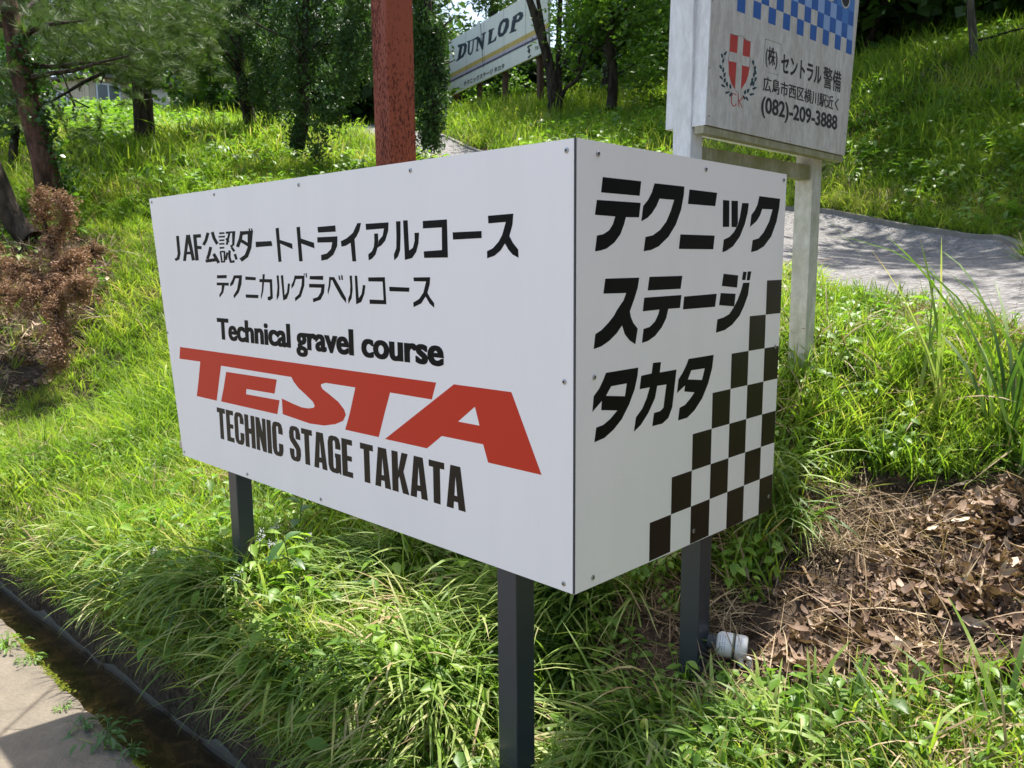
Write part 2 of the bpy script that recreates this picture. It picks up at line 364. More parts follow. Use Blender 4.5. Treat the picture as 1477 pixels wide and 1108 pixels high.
# --- one ground sheet: rings of cells that grow with distance
def axis(lo, hi, step, grow, far):
    a = list(np.arange(lo, hi, step)); s = step
    while a[-1] < far: s *= grow; a.append(a[-1] + s)
    s = step; b = [lo]
    while b[-1] > -far: s *= grow; b.append(b[-1] - s)
    return np.array(b[:0:-1] + a)
gs = axis(-6, 1.5, .045, 1.07, 320); gt = axis(.6, 4.2, .03, 1.06, 320)
S_, T_ = np.meshgrid(gs, gt, indexing='ij')
GX = S_ * SD[0] + T_ * ND[0]; GY = S_ * SD[1] + T_ * ND[1]
GZ = terrain(GX, GY)
k = inside(DIRT, GX.ravel(), GY.ravel()).reshape(GX.shape)
GZ = GZ + k * ((vnoise(GX, GY, 9, 5) - .5) * .06 + (vnoise(GX, GY, 22, 5) - .5) * .045 + (vnoise(GX, GY, 44, 6) - .5) * .03)
ni, nj = GX.shape
idx = np.arange(ni * nj).reshape(ni, nj)
F = np.stack([idx[:-1, :-1], idx[1:, :-1], idx[1:, 1:], idx[:-1, 1:]], -1).reshape(-1, 4)
tag(link('ground', npmesh('ground', np.stack([GX, GY, GZ], -1).reshape(-1, 3), F, 4, True), M['soil']), kind='structure')

# --- concrete road in the foreground, its edge slightly chipped
V = []; Fq = []
ss = np.concatenate([np.arange(-40, -6, 1.0), np.arange(-6, 2, .04), np.arange(2, 30, 1.0)])
for i, s in enumerate(ss):
    e = T_NEAR + .016 * (vnoise(s, 0, 3, 3) - .5) + .018 * (vnoise(s, 0, 14, 4) - .5)
    for t, z in ((-25, 0), (e - .03, 0), (e, -.010), (e - .004, -.16)): V.append((s * SD[0] + t * ND[0], s * SD[1] + t * ND[1], z))
    if i: a = (i - 1) * 4; b = i * 4; Fq += [(b + j, a + j, a + j + 1, b + j + 1) for j in range(3)]
road = tag(link('road', pydata('road', V, [f[::-1] for f in Fq]), M['concrete']), kind='structure')
# moss on the road's edge
def moss_mat():
    t = NT('edge_moss'); n = t.noise(60, 6, .7)
    t.principled(t.ramp(n, [(.35, (.09, .12, .015)), (.65, (.25, .27, .03))]), .9, t.bump(n, 1, .01), spec=.1); return t.m
rg = np.random.default_rng(5); V = []; F = []
for _ in range(2600):
    s = rg.uniform(-4.6, -.8); t = T_NEAR + rg.normal(.0, .011); z = -.006 - max(0, t - T_NEAR + .004) * rg.uniform(.5, 3)
    if vnoise(s, 1, 3.3, 8) < .42: continue
    r = rg.uniform(.003, .008); c = np.array([s * SD[0] + t * ND[0], s * SD[1] + t * ND[1], min(z, .002)])
    n = len(V); a0 = rg.uniform(0, 6)
    V += [c + (r * math.cos(a0 + k * 1.57), r * math.sin(a0 + k * 1.57), 0) for k in range(4)] + [c + (0, 0, r * .8)]
    F += [(n, n + 1, n + 4), (n + 1, n + 2, n + 4), (n + 2, n + 3, n + 4), (n + 3, n, n + 4)]
tag(link('moss', pydata('moss', V, F), moss_mat()), kind='stuff', label='yellow green moss along the wet edge of the concrete road', cat='moss')

# --- channel: far wall with a thin concrete lip, bed, shallow water
V = []; Fq = []
ss = np.concatenate([np.arange(-40, -6, 1.0), np.arange(-6, 2, .04), np.arange(2, 30, 1.0)])
for i, s in enumerate(ss):
    e = float(t_far(s)) + .012 * (vnoise(s, 2, 9, 3) - .5)
    for t, z in ((e, -.17), (e - .004, -.050 + .010 * vnoise(s, 1, 25, 2)), (e + .010, -.046 + .010 * vnoise(s, 1, 25, 2)), (e + .03, -.02)): V.append((s * SD[0] + t * ND[0], s * SD[1] + t * ND[1], z))
    if i: a = (i - 1) * 4; b = i * 4; Fq += [(a + j, b + j, b + j + 1, a + j + 1) for j in range(3)]
tag(link('channel_wall', pydata('channel_wall', V, [f[::-1] for f in Fq]), simple('wet_concrete', (.10, .085, .062), .7, var=.5, vs=30, bump=.5)), kind='structure')
def water_mat():
    t = NT('shallow_brown_water'); n = t.noise(7, 8, .65, dist=1.5); n2 = t.noise(45, 8, .75)
    c = t.ramp(n, [(.3, (.016, .013, .008)), (.52, (.045, .030, .014)), (.68, (.10, .062, .024))])
    c = t.mix(t.ramp(n2, [(.62, 0), (.72, .8)]), c, (.22, .17, .08))
    p = t.principled(c, .06, t.bump(t.noise(22, 3, .5), .12, .01), spec=.6); return t.m
V = []; Fq = []
for i, s in enumerate(ss):
    for t in (T_NEAR - .03, float(t_far(s)) + .01): V.append((s * SD[0] + t * ND[0], s * SD[1] + t * ND[1], -.062))
    if i: a = 2 * i; Fq.append((a - 2, a, a + 1, a - 1))
tag(link('water', pydata('water', V, Fq), water_mat()), kind='structure')

# --- gravel drive, a sheet just proud of the ground
V = []; Fq = []; nw = 26
for i in range(len(ROAD_N)):
    for j in range(nw):
        q = ROAD_N[i] * (1 - j / (nw - 1)) + ROAD_F[i] * (j / (nw - 1))
        jit = (vnoise(i * .7, j, 1, 9) - .5) * .25 if j in (0, nw - 1) else 0
        q = q + (ROAD_F[i] - ROAD_N[i]) * jit * .12
        V.append((q[0], q[1], 0))
    if i:
        for j in range(nw - 1): a = (i - 1) * nw + j; Fq.append((a, a + 1, a + nw + 1, a + nw))
V = np.array(V); 
# refine by bilinear subdivision so that it follows the ground
me = npmesh('gravel_drive', V, np.array(Fq), 4, True)
import bmesh
bm = bmesh.new(); bm.from_mesh(me); bmesh.ops.subdivide_edges(bm, edges=bm.edges[:], cuts=2, use_grid_fill=True)
co = np.array([v.co[:] for v in bm.verts]); zz = terrain(co[:, 0], co[:, 1]) + .022
for v, z in zip(bm.verts, zz): v.co.z = z
bmesh.ops.recalc_face_normals(bm, faces=bm.faces[:]); bm.to_mesh(me); bm.free()
tag(link('gravel_drive', me, M['gravel']), kind='structure')

V = []; Fq = []
for i in range(6, len(ROAD_F) - 8):
    a = np.array(ROAD_F[i]); d = np.array(ROAD_F[min(i + 1, len(ROAD_F) - 1)]) - np.array(ROAD_F[i - 1]); d /= np.linalg.norm(d); n_ = np.array([d[1], -d[0]])
    if np.dot(n_, np.array(ROAD_N[min(i, len(ROAD_N) - 1)]) - a) > 0: n_ = -n_
    z = float(terrain(a[0], a[1])[0]) + .022
    for o_, h_ in ((-.07, -.05), (-.07, .012), (.0, .015), (.0, -.01), (.04, -.03)): V.append((a[0] + n_[0] * o_, a[1] + n_[1] * o_, z + h_))
m_ = len(V) // 5
for i in range(1, m_):
    for j in range(4): a = (i - 1) * 5 + j; b = i * 5 + j; Fq.append((a, b, b + 1, a + 1))
tag(link('kerb', pydata('kerb', V, Fq), simple('old_concrete_kerb', (.20, .185, .16), .85, var=.4, vs=12, bump=.5)), kind='structure')
# traced sheet lettering, millimetres on each panel
SIDE=[[[[81,1617],[211,1617],[206,1587],[76,1587]]],[[[63,1572],[210,1573],[205,1543],[159,1542],[153,1527],[141,1507],[121,1490],[96,1478],[77,1474],[58,1472],[64,1503],[84,1506],[103,1514],[115,1526],[123,1542],[57,1543]]],[[[259,1616],[375,1616],[374,1599],[364,1565],[344,1532],[316,1505],[279,1484],[251,1476],[223,1473],[229,1503],[256,1507],[283,1519],[306,1537],[323,1561],[335,1585],[279,1585],[268,1569],[251,1553],[235,1543],[213,1535],[219,1567],[237,1581],[250,1597]]],[[[396,1611],[516,1610],[509,1579],[391,1579]]],[[[363,1511],[510,1511],[505,1479],[358,1479]]],[[[543,1595],[573,1595],[576,1533],[546,1532]]],[[[583,1595],[614,1596],[617,1543],[611,1533],[587,1533]]],[[[635,1592],[668,1593],[664,1570],[651,1541],[629,1511],[597,1487],[566,1476],[547,1472],[552,1502],[578,1509],[599,1521],[616,1538],[626,1558]]],[[[721,1613],[834,1612],[831,1588],[819,1553],[793,1514],[754,1488],[719,1477],[688,1473],[694,1503],[725,1508],[751,1524],[778,1552],[794,1583],[739,1582],[728,1565],[710,1550],[678,1535],[683,1565],[700,1577],[713,1592]]],[[[92,1418],[209,1418],[204,1397],[193,1375],[177,1348],[181,1336],[190,1323],[206,1310],[198,1277],[177,1287],[160,1301],[150,1320],[132,1305],[107,1291],[82,1282],[56,1278],[61,1308],[81,1315],[103,1328],[121,1341],[133,1354],[154,1372],[163,1387],[86,1388]]],[[[246,1419],[375,1419],[369,1390],[240,1390]]],[[[228,1375],[373,1376],[368,1347],[321,1347],[313,1326],[296,1307],[271,1290],[245,1281],[222,1278],[227,1308],[250,1311],[270,1322],[282,1337],[286,1347],[223,1346]]],[[[384,1372],[527,1374],[521,1343],[380,1343]]],[[[556,1421],[627,1416],[623,1386],[549,1392]]],[[[545,1375],[617,1371],[612,1340],[539,1346]]],[[[651,1425],[669,1424],[664,1404],[646,1404]]],[[[674,1425],[693,1425],[687,1403],[670,1403]]],[[[653,1397],[686,1397],[680,1366],[661,1338],[641,1316],[605,1295],[570,1284],[528,1280],[533,1312],[561,1315],[589,1322],[610,1338],[628,1356],[641,1374]]],[[[97,1226],[210,1226],[208,1209],[198,1180],[179,1150],[153,1121],[125,1103],[94,1090],[60,1086],[66,1116],[89,1118],[112,1127],[137,1142],[82,1150],[84,1169],[53,1150],[57,1182],[75,1196],[88,1212]],[[115,1196],[169,1196],[163,1169],[98,1178]]],[[[265,1231],[296,1230],[292,1207],[359,1207],[352,1163],[345,1122],[330,1099],[306,1089],[266,1089],[272,1118],[296,1119],[309,1125],[313,1147],[319,1177],[283,1178],[275,1151],[250,1121],[222,1098],[197,1087],[204,1118],[227,1134],[243,1155],[254,1178],[216,1178],[221,1207],[260,1208]]],[[[409,1227],[521,1227],[515,1195],[499,1160],[474,1127],[441,1102],[409,1088],[370,1087],[375,1116],[398,1120],[420,1132],[438,1145],[394,1152],[396,1166],[363,1152],[368,1183],[385,1197],[401,1215]],[[422,1199],[481,1198],[470,1171],[408,1179]]]]
FRONT=[[[[-1761,1551],[-1758,1491],[-1767,1478],[-1785,1475],[-1776,1466],[-1747,1472],[-1735,1491],[-1738,1551]]],[[[-1683,1553],[-1720,1467],[-1697,1466],[-1660,1551]]],[[[-1680,1551],[-1653,1467],[-1629,1469],[-1655,1553]]],[[[-1694,1488],[-1650,1488],[-1650,1497],[-1694,1497]]],[[[-1633,1550],[-1627,1467],[-1602,1468],[-1609,1551]]],[[[-1632,1540],[-1576,1541],[-1576,1552],[-1632,1552]]],[[[-1626,1506],[-1578,1503],[-1575,1513],[-1623,1516]]],[[[-1535,1556],[-1553,1532],[-1571,1519],[-1553,1514],[-1533,1529],[-1515,1553]]],[[[-1506,1555],[-1496,1534],[-1475,1515],[-1457,1520],[-1476,1537],[-1486,1557]]],[[[-1522,1511],[-1538,1487],[-1551,1473],[-1532,1470],[-1518,1484],[-1502,1508]]],[[[-1555,1470],[-1473,1475],[-1473,1464],[-1553,1460]]],[[[-1505,1485],[-1473,1456],[-1455,1461],[-1486,1490]]],[[[-1449,1547],[-1415,1548],[-1415,1553],[-1450,1553]]],[[[-1455,1537],[-1413,1537],[-1413,1542],[-1455,1542]]],[[[-1452,1526],[-1418,1526],[-1418,1531],[-1452,1531]]],[[[-1454,1515],[-1419,1515],[-1419,1520],[-1454,1520]]],[[[-1453,1502],[-1421,1503],[-1421,1508],[-1453,1508]]],[[[-1452,1491],[-1420,1491],[-1420,1496],[-1452,1496]]],[[[-1454,1493],[-1449,1460],[-1437,1460],[-1443,1493]]],[[[-1428,1494],[-1432,1461],[-1421,1461],[-1416,1494]]],[[[-1446,1459],[-1422,1460],[-1422,1465],[-1447,1464]]],[[[-1406,1547],[-1366,1549],[-1370,1514],[-1385,1511],[-1377,1505],[-1356,1512],[-1345,1554],[-1406,1554]]],[[[-1390,1550],[-1411,1515],[-1398,1513],[-1377,1548]]],[[[-1412,1532],[-1397,1520],[-1385,1523],[-1400,1535]]],[[[-1397,1497],[-1400,1475],[-1391,1458],[-1360,1459],[-1361,1467],[-1379,1465],[-1384,1475],[-1381,1496]]],[[[-1381,1504],[-1365,1491],[-1352,1495],[-1369,1508]]],[[[-1364,1484],[-1355,1467],[-1340,1469],[-1348,1486]]],[[[-1411,1491],[-1423,1468],[-1409,1467],[-1397,1490]]],[[[-1315,1553],[-1326,1531],[-1347,1508],[-1328,1504],[-1307,1527],[-1295,1551]]],[[[-1314,1540],[-1271,1542],[-1275,1504],[-1295,1482],[-1329,1471],[-1315,1461],[-1275,1475],[-1252,1502],[-1237,1552],[-1315,1552]]],[[[-1316,1520],[-1268,1504],[-1258,1512],[-1305,1528]]],[[[-1264,1558],[-1258,1546],[-1251,1547],[-1256,1559]]],[[[-1250,1558],[-1245,1547],[-1237,1548],[-1243,1559]]],[[[-1226,1519],[-1135,1519],[-1131,1505],[-1226,1503]]],[[[-1109,1554],[-1091,1555],[-1085,1460],[-1102,1459]]],[[[-1104,1524],[-1024,1509],[-1023,1494],[-1101,1514]]],[[[-998,1553],[-980,1554],[-974,1460],[-992,1460]]],[[[-992,1525],[-914,1509],[-912,1494],[-989,1511]]],[[[-894,1550],[-810,1551],[-809,1535],[-892,1535]]],[[[-897,1523],[-802,1523],[-805,1498],[-824,1476],[-852,1464],[-882,1461],[-882,1476],[-854,1480],[-834,1491],[-827,1508],[-897,1509]]],[[[-713,1553],[-697,1553],[-705,1534],[-719,1519],[-727,1514],[-723,1458],[-740,1458],[-745,1505],[-766,1498],[-786,1496],[-788,1510],[-761,1517],[-733,1530]]],[[[-678,1550],[-585,1550],[-587,1530],[-600,1507],[-616,1496],[-633,1490],[-626,1508],[-610,1519],[-604,1536],[-677,1535]]],[[[-644,1525],[-628,1525],[-628,1505],[-633,1488],[-641,1474],[-656,1464],[-670,1460],[-671,1475],[-656,1482],[-647,1493],[-644,1508]]],[[[-556,1551],[-539,1551],[-540,1516],[-543,1483],[-552,1468],[-567,1459],[-568,1473],[-558,1488],[-556,1516]]],[[[-529,1552],[-512,1552],[-509,1482],[-495,1488],[-488,1504],[-488,1522],[-471,1522],[-474,1498],[-483,1478],[-499,1464],[-526,1460]]],[[[-457,1548],[-373,1548],[-372,1464],[-455,1464],[-456,1479],[-392,1481],[-391,1531],[-457,1531]]],[[[-355,1519],[-262,1519],[-262,1504],[-354,1503]]],[[[-242,1550],[-167,1551],[-170,1528],[-179,1506],[-169,1492],[-154,1478],[-153,1461],[-170,1468],[-182,1478],[-192,1491],[-205,1477],[-224,1466],[-246,1461],[-246,1476],[-228,1482],[-211,1495],[-200,1509],[-189,1535],[-241,1534]]],[[[-1482,1420],[-1416,1421],[-1418,1411],[-1483,1410]]],[[[-1486,1397],[-1406,1397],[-1407,1388],[-1434,1388],[-1445,1366],[-1472,1349],[-1474,1358],[-1458,1370],[-1453,1388],[-1487,1388]]],[[[-1371,1420],[-1319,1421],[-1325,1394],[-1344,1368],[-1377,1349],[-1380,1358],[-1356,1376],[-1339,1411],[-1361,1411],[-1377,1393],[-1398,1385],[-1397,1395],[-1382,1406]]],[[[-1299,1417],[-1235,1415],[-1238,1406],[-1300,1407]]],[[[-1302,1363],[-1225,1363],[-1228,1353],[-1303,1353]]],[[[-1195,1424],[-1182,1424],[-1185,1410],[-1142,1410],[-1143,1355],[-1160,1348],[-1172,1349],[-1173,1358],[-1157,1361],[-1156,1400],[-1188,1401],[-1196,1374],[-1211,1350],[-1212,1360],[-1204,1378],[-1200,1401],[-1216,1401],[-1215,1410],[-1197,1410]]],[[[-1116,1421],[-1104,1421],[-1103,1388],[-1107,1364],[-1121,1349],[-1121,1362],[-1114,1388]]],[[[-1093,1421],[-1080,1422],[-1077,1365],[-1064,1373],[-1056,1399],[-1045,1398],[-1052,1373],[-1066,1355],[-1086,1350]]],[[[-1019,1421],[-968,1421],[-971,1394],[-991,1363],[-1022,1349],[-1023,1359],[-1001,1370],[-986,1394],[-982,1412],[-1013,1411],[-1025,1393],[-1039,1384],[-1038,1395],[-1026,1407]]],[[[-972,1427],[-967,1427],[-966,1422],[-971,1422]]],[[[-962,1428],[-956,1428],[-956,1416],[-962,1416]]],[[[-942,1420],[-876,1421],[-877,1410],[-943,1411]]],[[[-947,1399],[-870,1399],[-875,1376],[-893,1357],[-930,1349],[-931,1359],[-906,1364],[-892,1376],[-887,1389],[-947,1389]]],[[[-848,1418],[-825,1418],[-807,1400],[-774,1364],[-774,1351],[-796,1367],[-823,1396],[-834,1410],[-840,1410],[-845,1392],[-856,1371],[-858,1380],[-851,1399]]],[[[-805,1422],[-799,1422],[-795,1411],[-802,1410]]],[[[-793,1423],[-786,1423],[-784,1411],[-791,1411]]],[[[-755,1422],[-744,1422],[-743,1386],[-749,1364],[-764,1349],[-765,1362],[-756,1375],[-753,1397]]],[[[-732,1422],[-721,1422],[-718,1365],[-705,1376],[-698,1399],[-687,1398],[-693,1376],[-707,1356],[-730,1349]]],[[[-675,1418],[-606,1419],[-603,1353],[-672,1352],[-672,1363],[-614,1363],[-616,1408],[-674,1408]]],[[[-590,1396],[-512,1395],[-513,1385],[-589,1385]]],[[[-496,1419],[-435,1420],[-437,1404],[-446,1384],[-436,1372],[-423,1361],[-423,1350],[-439,1359],[-453,1375],[-469,1359],[-498,1349],[-499,1360],[-477,1369],[-461,1384],[-450,1410],[-495,1410]]]]
RED=[[[[-1788,1171],[-422,1176],[-439,1134],[-599,1134],[-623,1081],[-652,1013],[-801,1012],[-778,1057],[-747,1132],[-886,1131],[-908,1125],[-910,1120],[-902,1112],[-868,1100],[-829,1085],[-802,1067],[-795,1053],[-809,1035],[-847,1021],[-902,1010],[-974,1006],[-1040,1010],[-1120,1015],[-1121,1062],[-1059,1053],[-1014,1048],[-978,1049],[-952,1054],[-945,1060],[-954,1071],[-989,1087],[-1025,1102],[-1050,1118],[-1062,1131],[-1491,1129],[-1510,1079],[-1536,1009],[-1682,1009],[-1661,1064],[-1639,1131],[-1799,1129]]],[[[-1458,1112],[-1144,1116],[-1161,1072],[-1331,1069],[-1335,1052],[-1134,1055],[-1151,1011],[-1506,1010],[-1484,1053],[-1467,1092]]],[[[-360,1178],[-177,1179],[-91,1013],[-251,1013],[-266,1052],[-406,1051],[-461,1013],[-626,1012]],[[-291,1134],[-277,1093],[-348,1093]]]]
CKRED=[[[[119,2099],[141,2099],[161,2101],[159,2052],[117,2051]]],[[[192,2099],[211,2096],[232,2096],[230,2052],[189,2051]]],[[[113,2024],[157,2026],[153,1949],[131,1965],[118,1987]]],[[[188,2023],[231,2024],[225,2002],[213,1979],[185,1953]]],[[[163,1934],[157,1938],[148,1939],[140,1936],[135,1930],[132,1922],[133,1914],[136,1907],[142,1902],[151,1901],[159,1904],[164,1910],[160,1911],[155,1905],[151,1904],[146,1904],[141,1908],[137,1915],[137,1923],[139,1930],[144,1935],[149,1937],[154,1936],[159,1933]]],[[[169,1941],[174,1904],[179,1904],[173,1941]]],[[[199,1936],[175,1920],[179,1919],[203,1934]]],[[[177,1919],[195,1902],[199,1903],[181,1920]]]]
CKBLK=[[[[316,2119],[414,2119],[415,2120],[316,2120]]],[[[414,2119],[406,2026],[407,2026],[415,2120]]],[[[407,2027],[308,2025],[307,2025],[406,2026]]],[[[308,2025],[317,2120],[315,2120],[307,2025]]],[[[119,2100],[141,2099],[161,2100],[179,2104],[192,2100],[211,2096],[235,2097],[235,2098],[211,2097],[193,2101],[179,2105],[161,2101],[141,2100],[120,2101]]],[[[116,2051],[112,2024],[114,2024],[118,2051]]],[[[230,2052],[230,2024],[232,2024],[232,2052]]],[[[153,1949],[168,1940],[185,1953],[184,1953],[168,1941],[154,1950]]]]
CKLEAF=[[[[103,2049],[104,2048],[103,2044],[100,2039],[95,2036],[90,2035],[87,2037],[89,2041],[94,2045],[99,2048]]],[[[82,2025],[79,2026],[75,2029],[73,2032],[73,2036],[77,2038],[81,2038],[84,2035],[85,2031],[84,2027]]],[[[90,2027],[92,2026],[92,2022],[90,2018],[87,2014],[82,2013],[79,2014],[79,2018],[82,2022],[87,2026]]],[[[79,1995],[75,1995],[70,1997],[67,2000],[66,2004],[69,2006],[74,2007],[78,2004],[80,2000],[80,1997]]],[[[89,2002],[92,2001],[93,1997],[93,1993],[90,1989],[85,1988],[82,1989],[81,1992],[83,1997],[86,2001]]],[[[99,1990],[101,1989],[101,1985],[100,1981],[97,1977],[92,1976],[89,1977],[89,1981],[91,1985],[95,1989]]],[[[87,1968],[83,1968],[77,1969],[70,1971],[68,1974],[69,1976],[74,1977],[79,1976],[84,1973],[87,1970]]],[[[99,1975],[101,1974],[103,1970],[102,1966],[99,1962],[95,1961],[91,1962],[90,1965],[92,1970],[96,1973]]],[[[101,1949],[97,1948],[90,1948],[83,1949],[78,1951],[79,1954],[83,1955],[90,1955],[96,1953],[100,1951]]],[[[108,1966],[111,1965],[115,1962],[116,1958],[115,1954],[111,1952],[107,1953],[104,1956],[104,1960],[106,1964]]],[[[127,1940],[125,1938],[119,1935],[111,1932],[104,1931],[101,1933],[102,1935],[108,1938],[116,1940],[123,1940]]],[[[126,1962],[129,1961],[132,1958],[134,1954],[133,1950],[129,1948],[124,1949],[122,1952],[121,1956],[123,1960]]],[[[138,1940],[139,1938],[138,1934],[135,1930],[130,1926],[125,1926],[123,1928],[124,1932],[129,1936],[134,1939]]],[[[253,2033],[249,2034],[245,2037],[242,2041],[243,2044],[247,2047],[252,2047],[255,2044],[256,2039],[255,2035]]],[[[261,2018],[258,2019],[256,2023],[255,2027],[258,2031],[262,2033],[267,2032],[268,2029],[267,2024],[264,2020]]],[[[269,2008],[266,2009],[261,2011],[257,2015],[257,2019],[261,2021],[266,2021],[270,2018],[272,2014],[271,2010]]],[[[257,1998],[254,1999],[252,2003],[251,2007],[253,2011],[258,2013],[263,2012],[264,2008],[263,2004],[260,2000]]],[[[262,1986],[260,1988],[260,1992],[261,1997],[266,2000],[271,2002],[275,2000],[274,1996],[270,1991],[266,1988]]],[[[248,1981],[245,1982],[242,1986],[241,1990],[243,1994],[247,1996],[252,1995],[254,1992],[254,1987],[251,1983]]],[[[253,1972],[251,1973],[249,1977],[249,1981],[252,1985],[257,1987],[262,1986],[263,1982],[260,1977],[257,1973]]],[[[276,1973],[275,1971],[269,1967],[262,1964],[254,1962],[250,1963],[250,1966],[256,1969],[264,1972],[272,1973]]],[[[241,1970],[238,1971],[237,1975],[237,1980],[240,1983],[245,1985],[249,1984],[250,1980],[248,1976],[244,1972]]],[[[263,1952],[261,1950],[254,1947],[246,1944],[238,1944],[234,1945],[236,1948],[243,1951],[252,1952],[260,1953]]],[[[224,1948],[221,1949],[219,1952],[220,1957],[223,1961],[228,1962],[232,1961],[233,1958],[230,1953],[227,1949]]],[[[213,1958],[215,1956],[216,1953],[215,1948],[212,1944],[207,1943],[203,1944],[202,1948],[205,1953],[210,1956]]],[[[212,1928],[208,1928],[202,1930],[197,1933],[195,1936],[197,1939],[202,1939],[208,1937],[212,1934],[213,1930]]],[[[229,1927],[225,1927],[219,1929],[214,1932],[212,1935],[214,1938],[219,1938],[225,1936],[229,1933],[230,1929]]],[[[91,2034],[82,2007],[95,1967],[121,1940],[142,1932],[143,1932],[123,1940],[96,1968],[84,2007],[92,2034]]],[[[252,2038],[257,2001],[238,1966],[200,1934],[201,1934],[239,1966],[259,2001],[253,2039]]]]
DUBLK=[[[[377,6402],[785,6354],[865,6283],[813,6167],[667,6078],[276,6049],[290,6096],[377,6102],[484,6313],[363,6356]],[[629,6317],[676,6311],[699,6277],[647,6167],[524,6120],[577,6231]]],[[[923,6353],[881,6165],[890,6094],[989,6075],[979,6142],[1021,6328]]],[[[896,6090],[1018,6032],[1117,6060],[1062,6092],[999,6078],[937,6108]]],[[[1120,6057],[1181,6144],[1221,6325],[1159,6341],[1119,6162],[1059,6076]]],[[[864,6340],[1119,6321],[1102,6345],[847,6365]]],[[[1132,6323],[1280,6317],[1259,6341],[1111,6347]]],[[[1247,6344],[1438,6341],[1597,6135],[1646,6321],[1592,6329],[1603,6354],[1808,6347],[1797,6320],[1743,6316],[1659,6017],[1593,6020],[1445,6223],[1385,6078],[1440,6070],[1428,6045],[1294,6046],[1306,6076],[1340,6073],[1414,6282],[1246,6309]]],[[[1926,6346],[2186,6333],[2175,6304],[2123,6303],[2040,6097],[2160,6099],[2264,6149],[2305,6148],[2252,6062],[1865,6059],[1876,6088],[1929,6086],[2009,6304],[1914,6312]]],[[[2582,6409],[2777,6386],[2853,6320],[2832,6206],[2723,6112],[2550,6076],[2400,6099],[2336,6170],[2359,6287],[2442,6378]],[[2590,6341],[2649,6335],[2688,6300],[2637,6220],[2557,6151],[2487,6155],[2468,6195],[2510,6284]]],[[[3006,6346],[3296,6368],[3414,6327],[3440,6258],[3385,6209],[3247,6190],[3117,6201],[3068,6090],[3153,6079],[3143,6045],[2849,6061],[2859,6091],[2926,6090],[3025,6303],[2987,6308]],[[3193,6320],[3258,6314],[3276,6282],[3220,6254],[3146,6251]]],[[[462,6356],[353,6110],[425,6090],[533,6336]]],[[[1958,6358],[1897,6085],[2002,6058],[2062,6330]]],[[[2980,6301],[2900,6083],[2970,6062],[3050,6279]]],[[[1372,6292],[1326,6068],[1376,6055],[1422,6279]]],[[[1441,6305],[1588,6051],[1666,6044],[1520,6297]]],[[[3698,5662],[3571,5642],[3635,5583],[3574,5562],[3614,5537],[3704,5566],[3636,5620],[3731,5635]]],[[[3644,5582],[3621,5514],[3673,5499],[3696,5567]]],[[[3694,5473],[3583,5445],[3620,5419],[3732,5448]]],[[[3915,5554],[3986,5547],[3979,5532],[3924,5530],[3940,5512],[4013,5514],[4007,5562],[3907,5572]]]]
# ------------------------------------------------------------------ signs
def plane(P0, A):
    P0 = np.array([*P0, 0.0]) if len(P0) == 2 else np.array(P0); A = np.array([*A, 0.0]); A = A / np.linalg.norm(A)
    N = np.array([A[1], -A[0], 0.0])         # towards the viewer for left-to-right A
    return P0, A, N
def W(pl, a, z, off=0.0): return pl[0] + pl[1] * a + np.array([0, 0, z]) + pl[2] * off
def slab(pl, quad, th, front, name, mat, parent):
    """quad of (a,z) corners, counter-clockwise seen from the front"""
    V = [W(pl, a, z, front) for a, z in quad] + [W(pl, a, z, front - th) for a, z in quad]; n = len(quad)
    F = [tuple(range(n)), tuple(reversed(range(n, 2 * n)))] + [(i, i + n, (i + 1) % n + n, (i + 1) % n) for i in range(n)]
    return link(name, pydata(name, V, F), mat, parent)
def vinyl(pl, polys, off, name, mat, parent, th=.0004):
    """flat print cut from sheet: polygons (with holes) in mm, each its own thin face"""
    V = []; F = []
    for k, loops in enumerate(polys):
        L3 = [[Vector((x / 1000, y / 1000, 0)) for x, y in l] for l in loops]
        flat = [q for l in L3 for q in l]; n = len(V); o = off + th * (.4 + .08 * (k % 8))
        V += [W(pl, q.x, q.y, o) for q in flat]
        for tri in tessellate_polygon(L3):
            a, b, c = (flat[i] for i in tri)
            if (b - a).cross(c - a).z < 0: tri = tri[::-1]
            F.append(tuple(i + n for i in tri))
    return link(name, pydata(name, V, F), mat, parent)
def text(pl, s, x0, x1, zb, cap, off, name, mat, parent, bold=0.0, slant=0.0, full=None, fat=0.0):
    """built-in face, fitted: width x0..x1; cap height, or the whole ink height (full)"""
    cu = bpy.data.curves.new(name, 'FONT'); cu.body = s; cu.size = 1; cu.offset = bold; cu.resolution_u = 4; cu.shear = slant; cu.fill_mode = 'FRONT'
    ob = bpy.data.objects.new(name, cu); C.objects.link(ob)
    dg = bpy.context.evaluated_depsgraph_get(); me = bpy.data.meshes.new_from_object(ob.evaluated_get(dg))
    bpy.data.objects.remove(ob); bpy.data.curves.remove(cu)
    co = np.array([v.co[:] for v in me.vertices]) if len(me.vertices) else np.zeros((1, 3))
    mn, mx = co.min(0), co.max(0)
    sx = (x1 - x0) / max(1e-6, mx[0] - mn[0])
    if full: sy = full / (mx[1] - mn[1]); y0 = mn[1]
    else: sy = cap / .73; y0 = 0
    V = [W(pl, x0 + (q[0] - mn[0]) * sx, zb + (q[1] - y0) * sy, off) for q in co]
    for v, q in zip(me.vertices, V): v.co = q
    if fat:      # a heavier face: the same outline laid again a hair to each side
        V0 = [v.co.copy() for v in me.vertices]; F0 = [tuple(p.vertices) for p in me.polygons]; V1 = list(V0); F1 = list(F0)
        for k, dx in enumerate((-fat, fat)):
            n = len(V1); V1 += [v + Vector(pl[1] * dx + pl[2] * .00008 * (k + 1)) for v in V0]; F1 += [tuple(i + n for i in f) for f in F0]
        me = pydata(name, V1, F1)
    me.update(); me.name = name; me.materials.clear()
    return link(name, me, mat, parent)
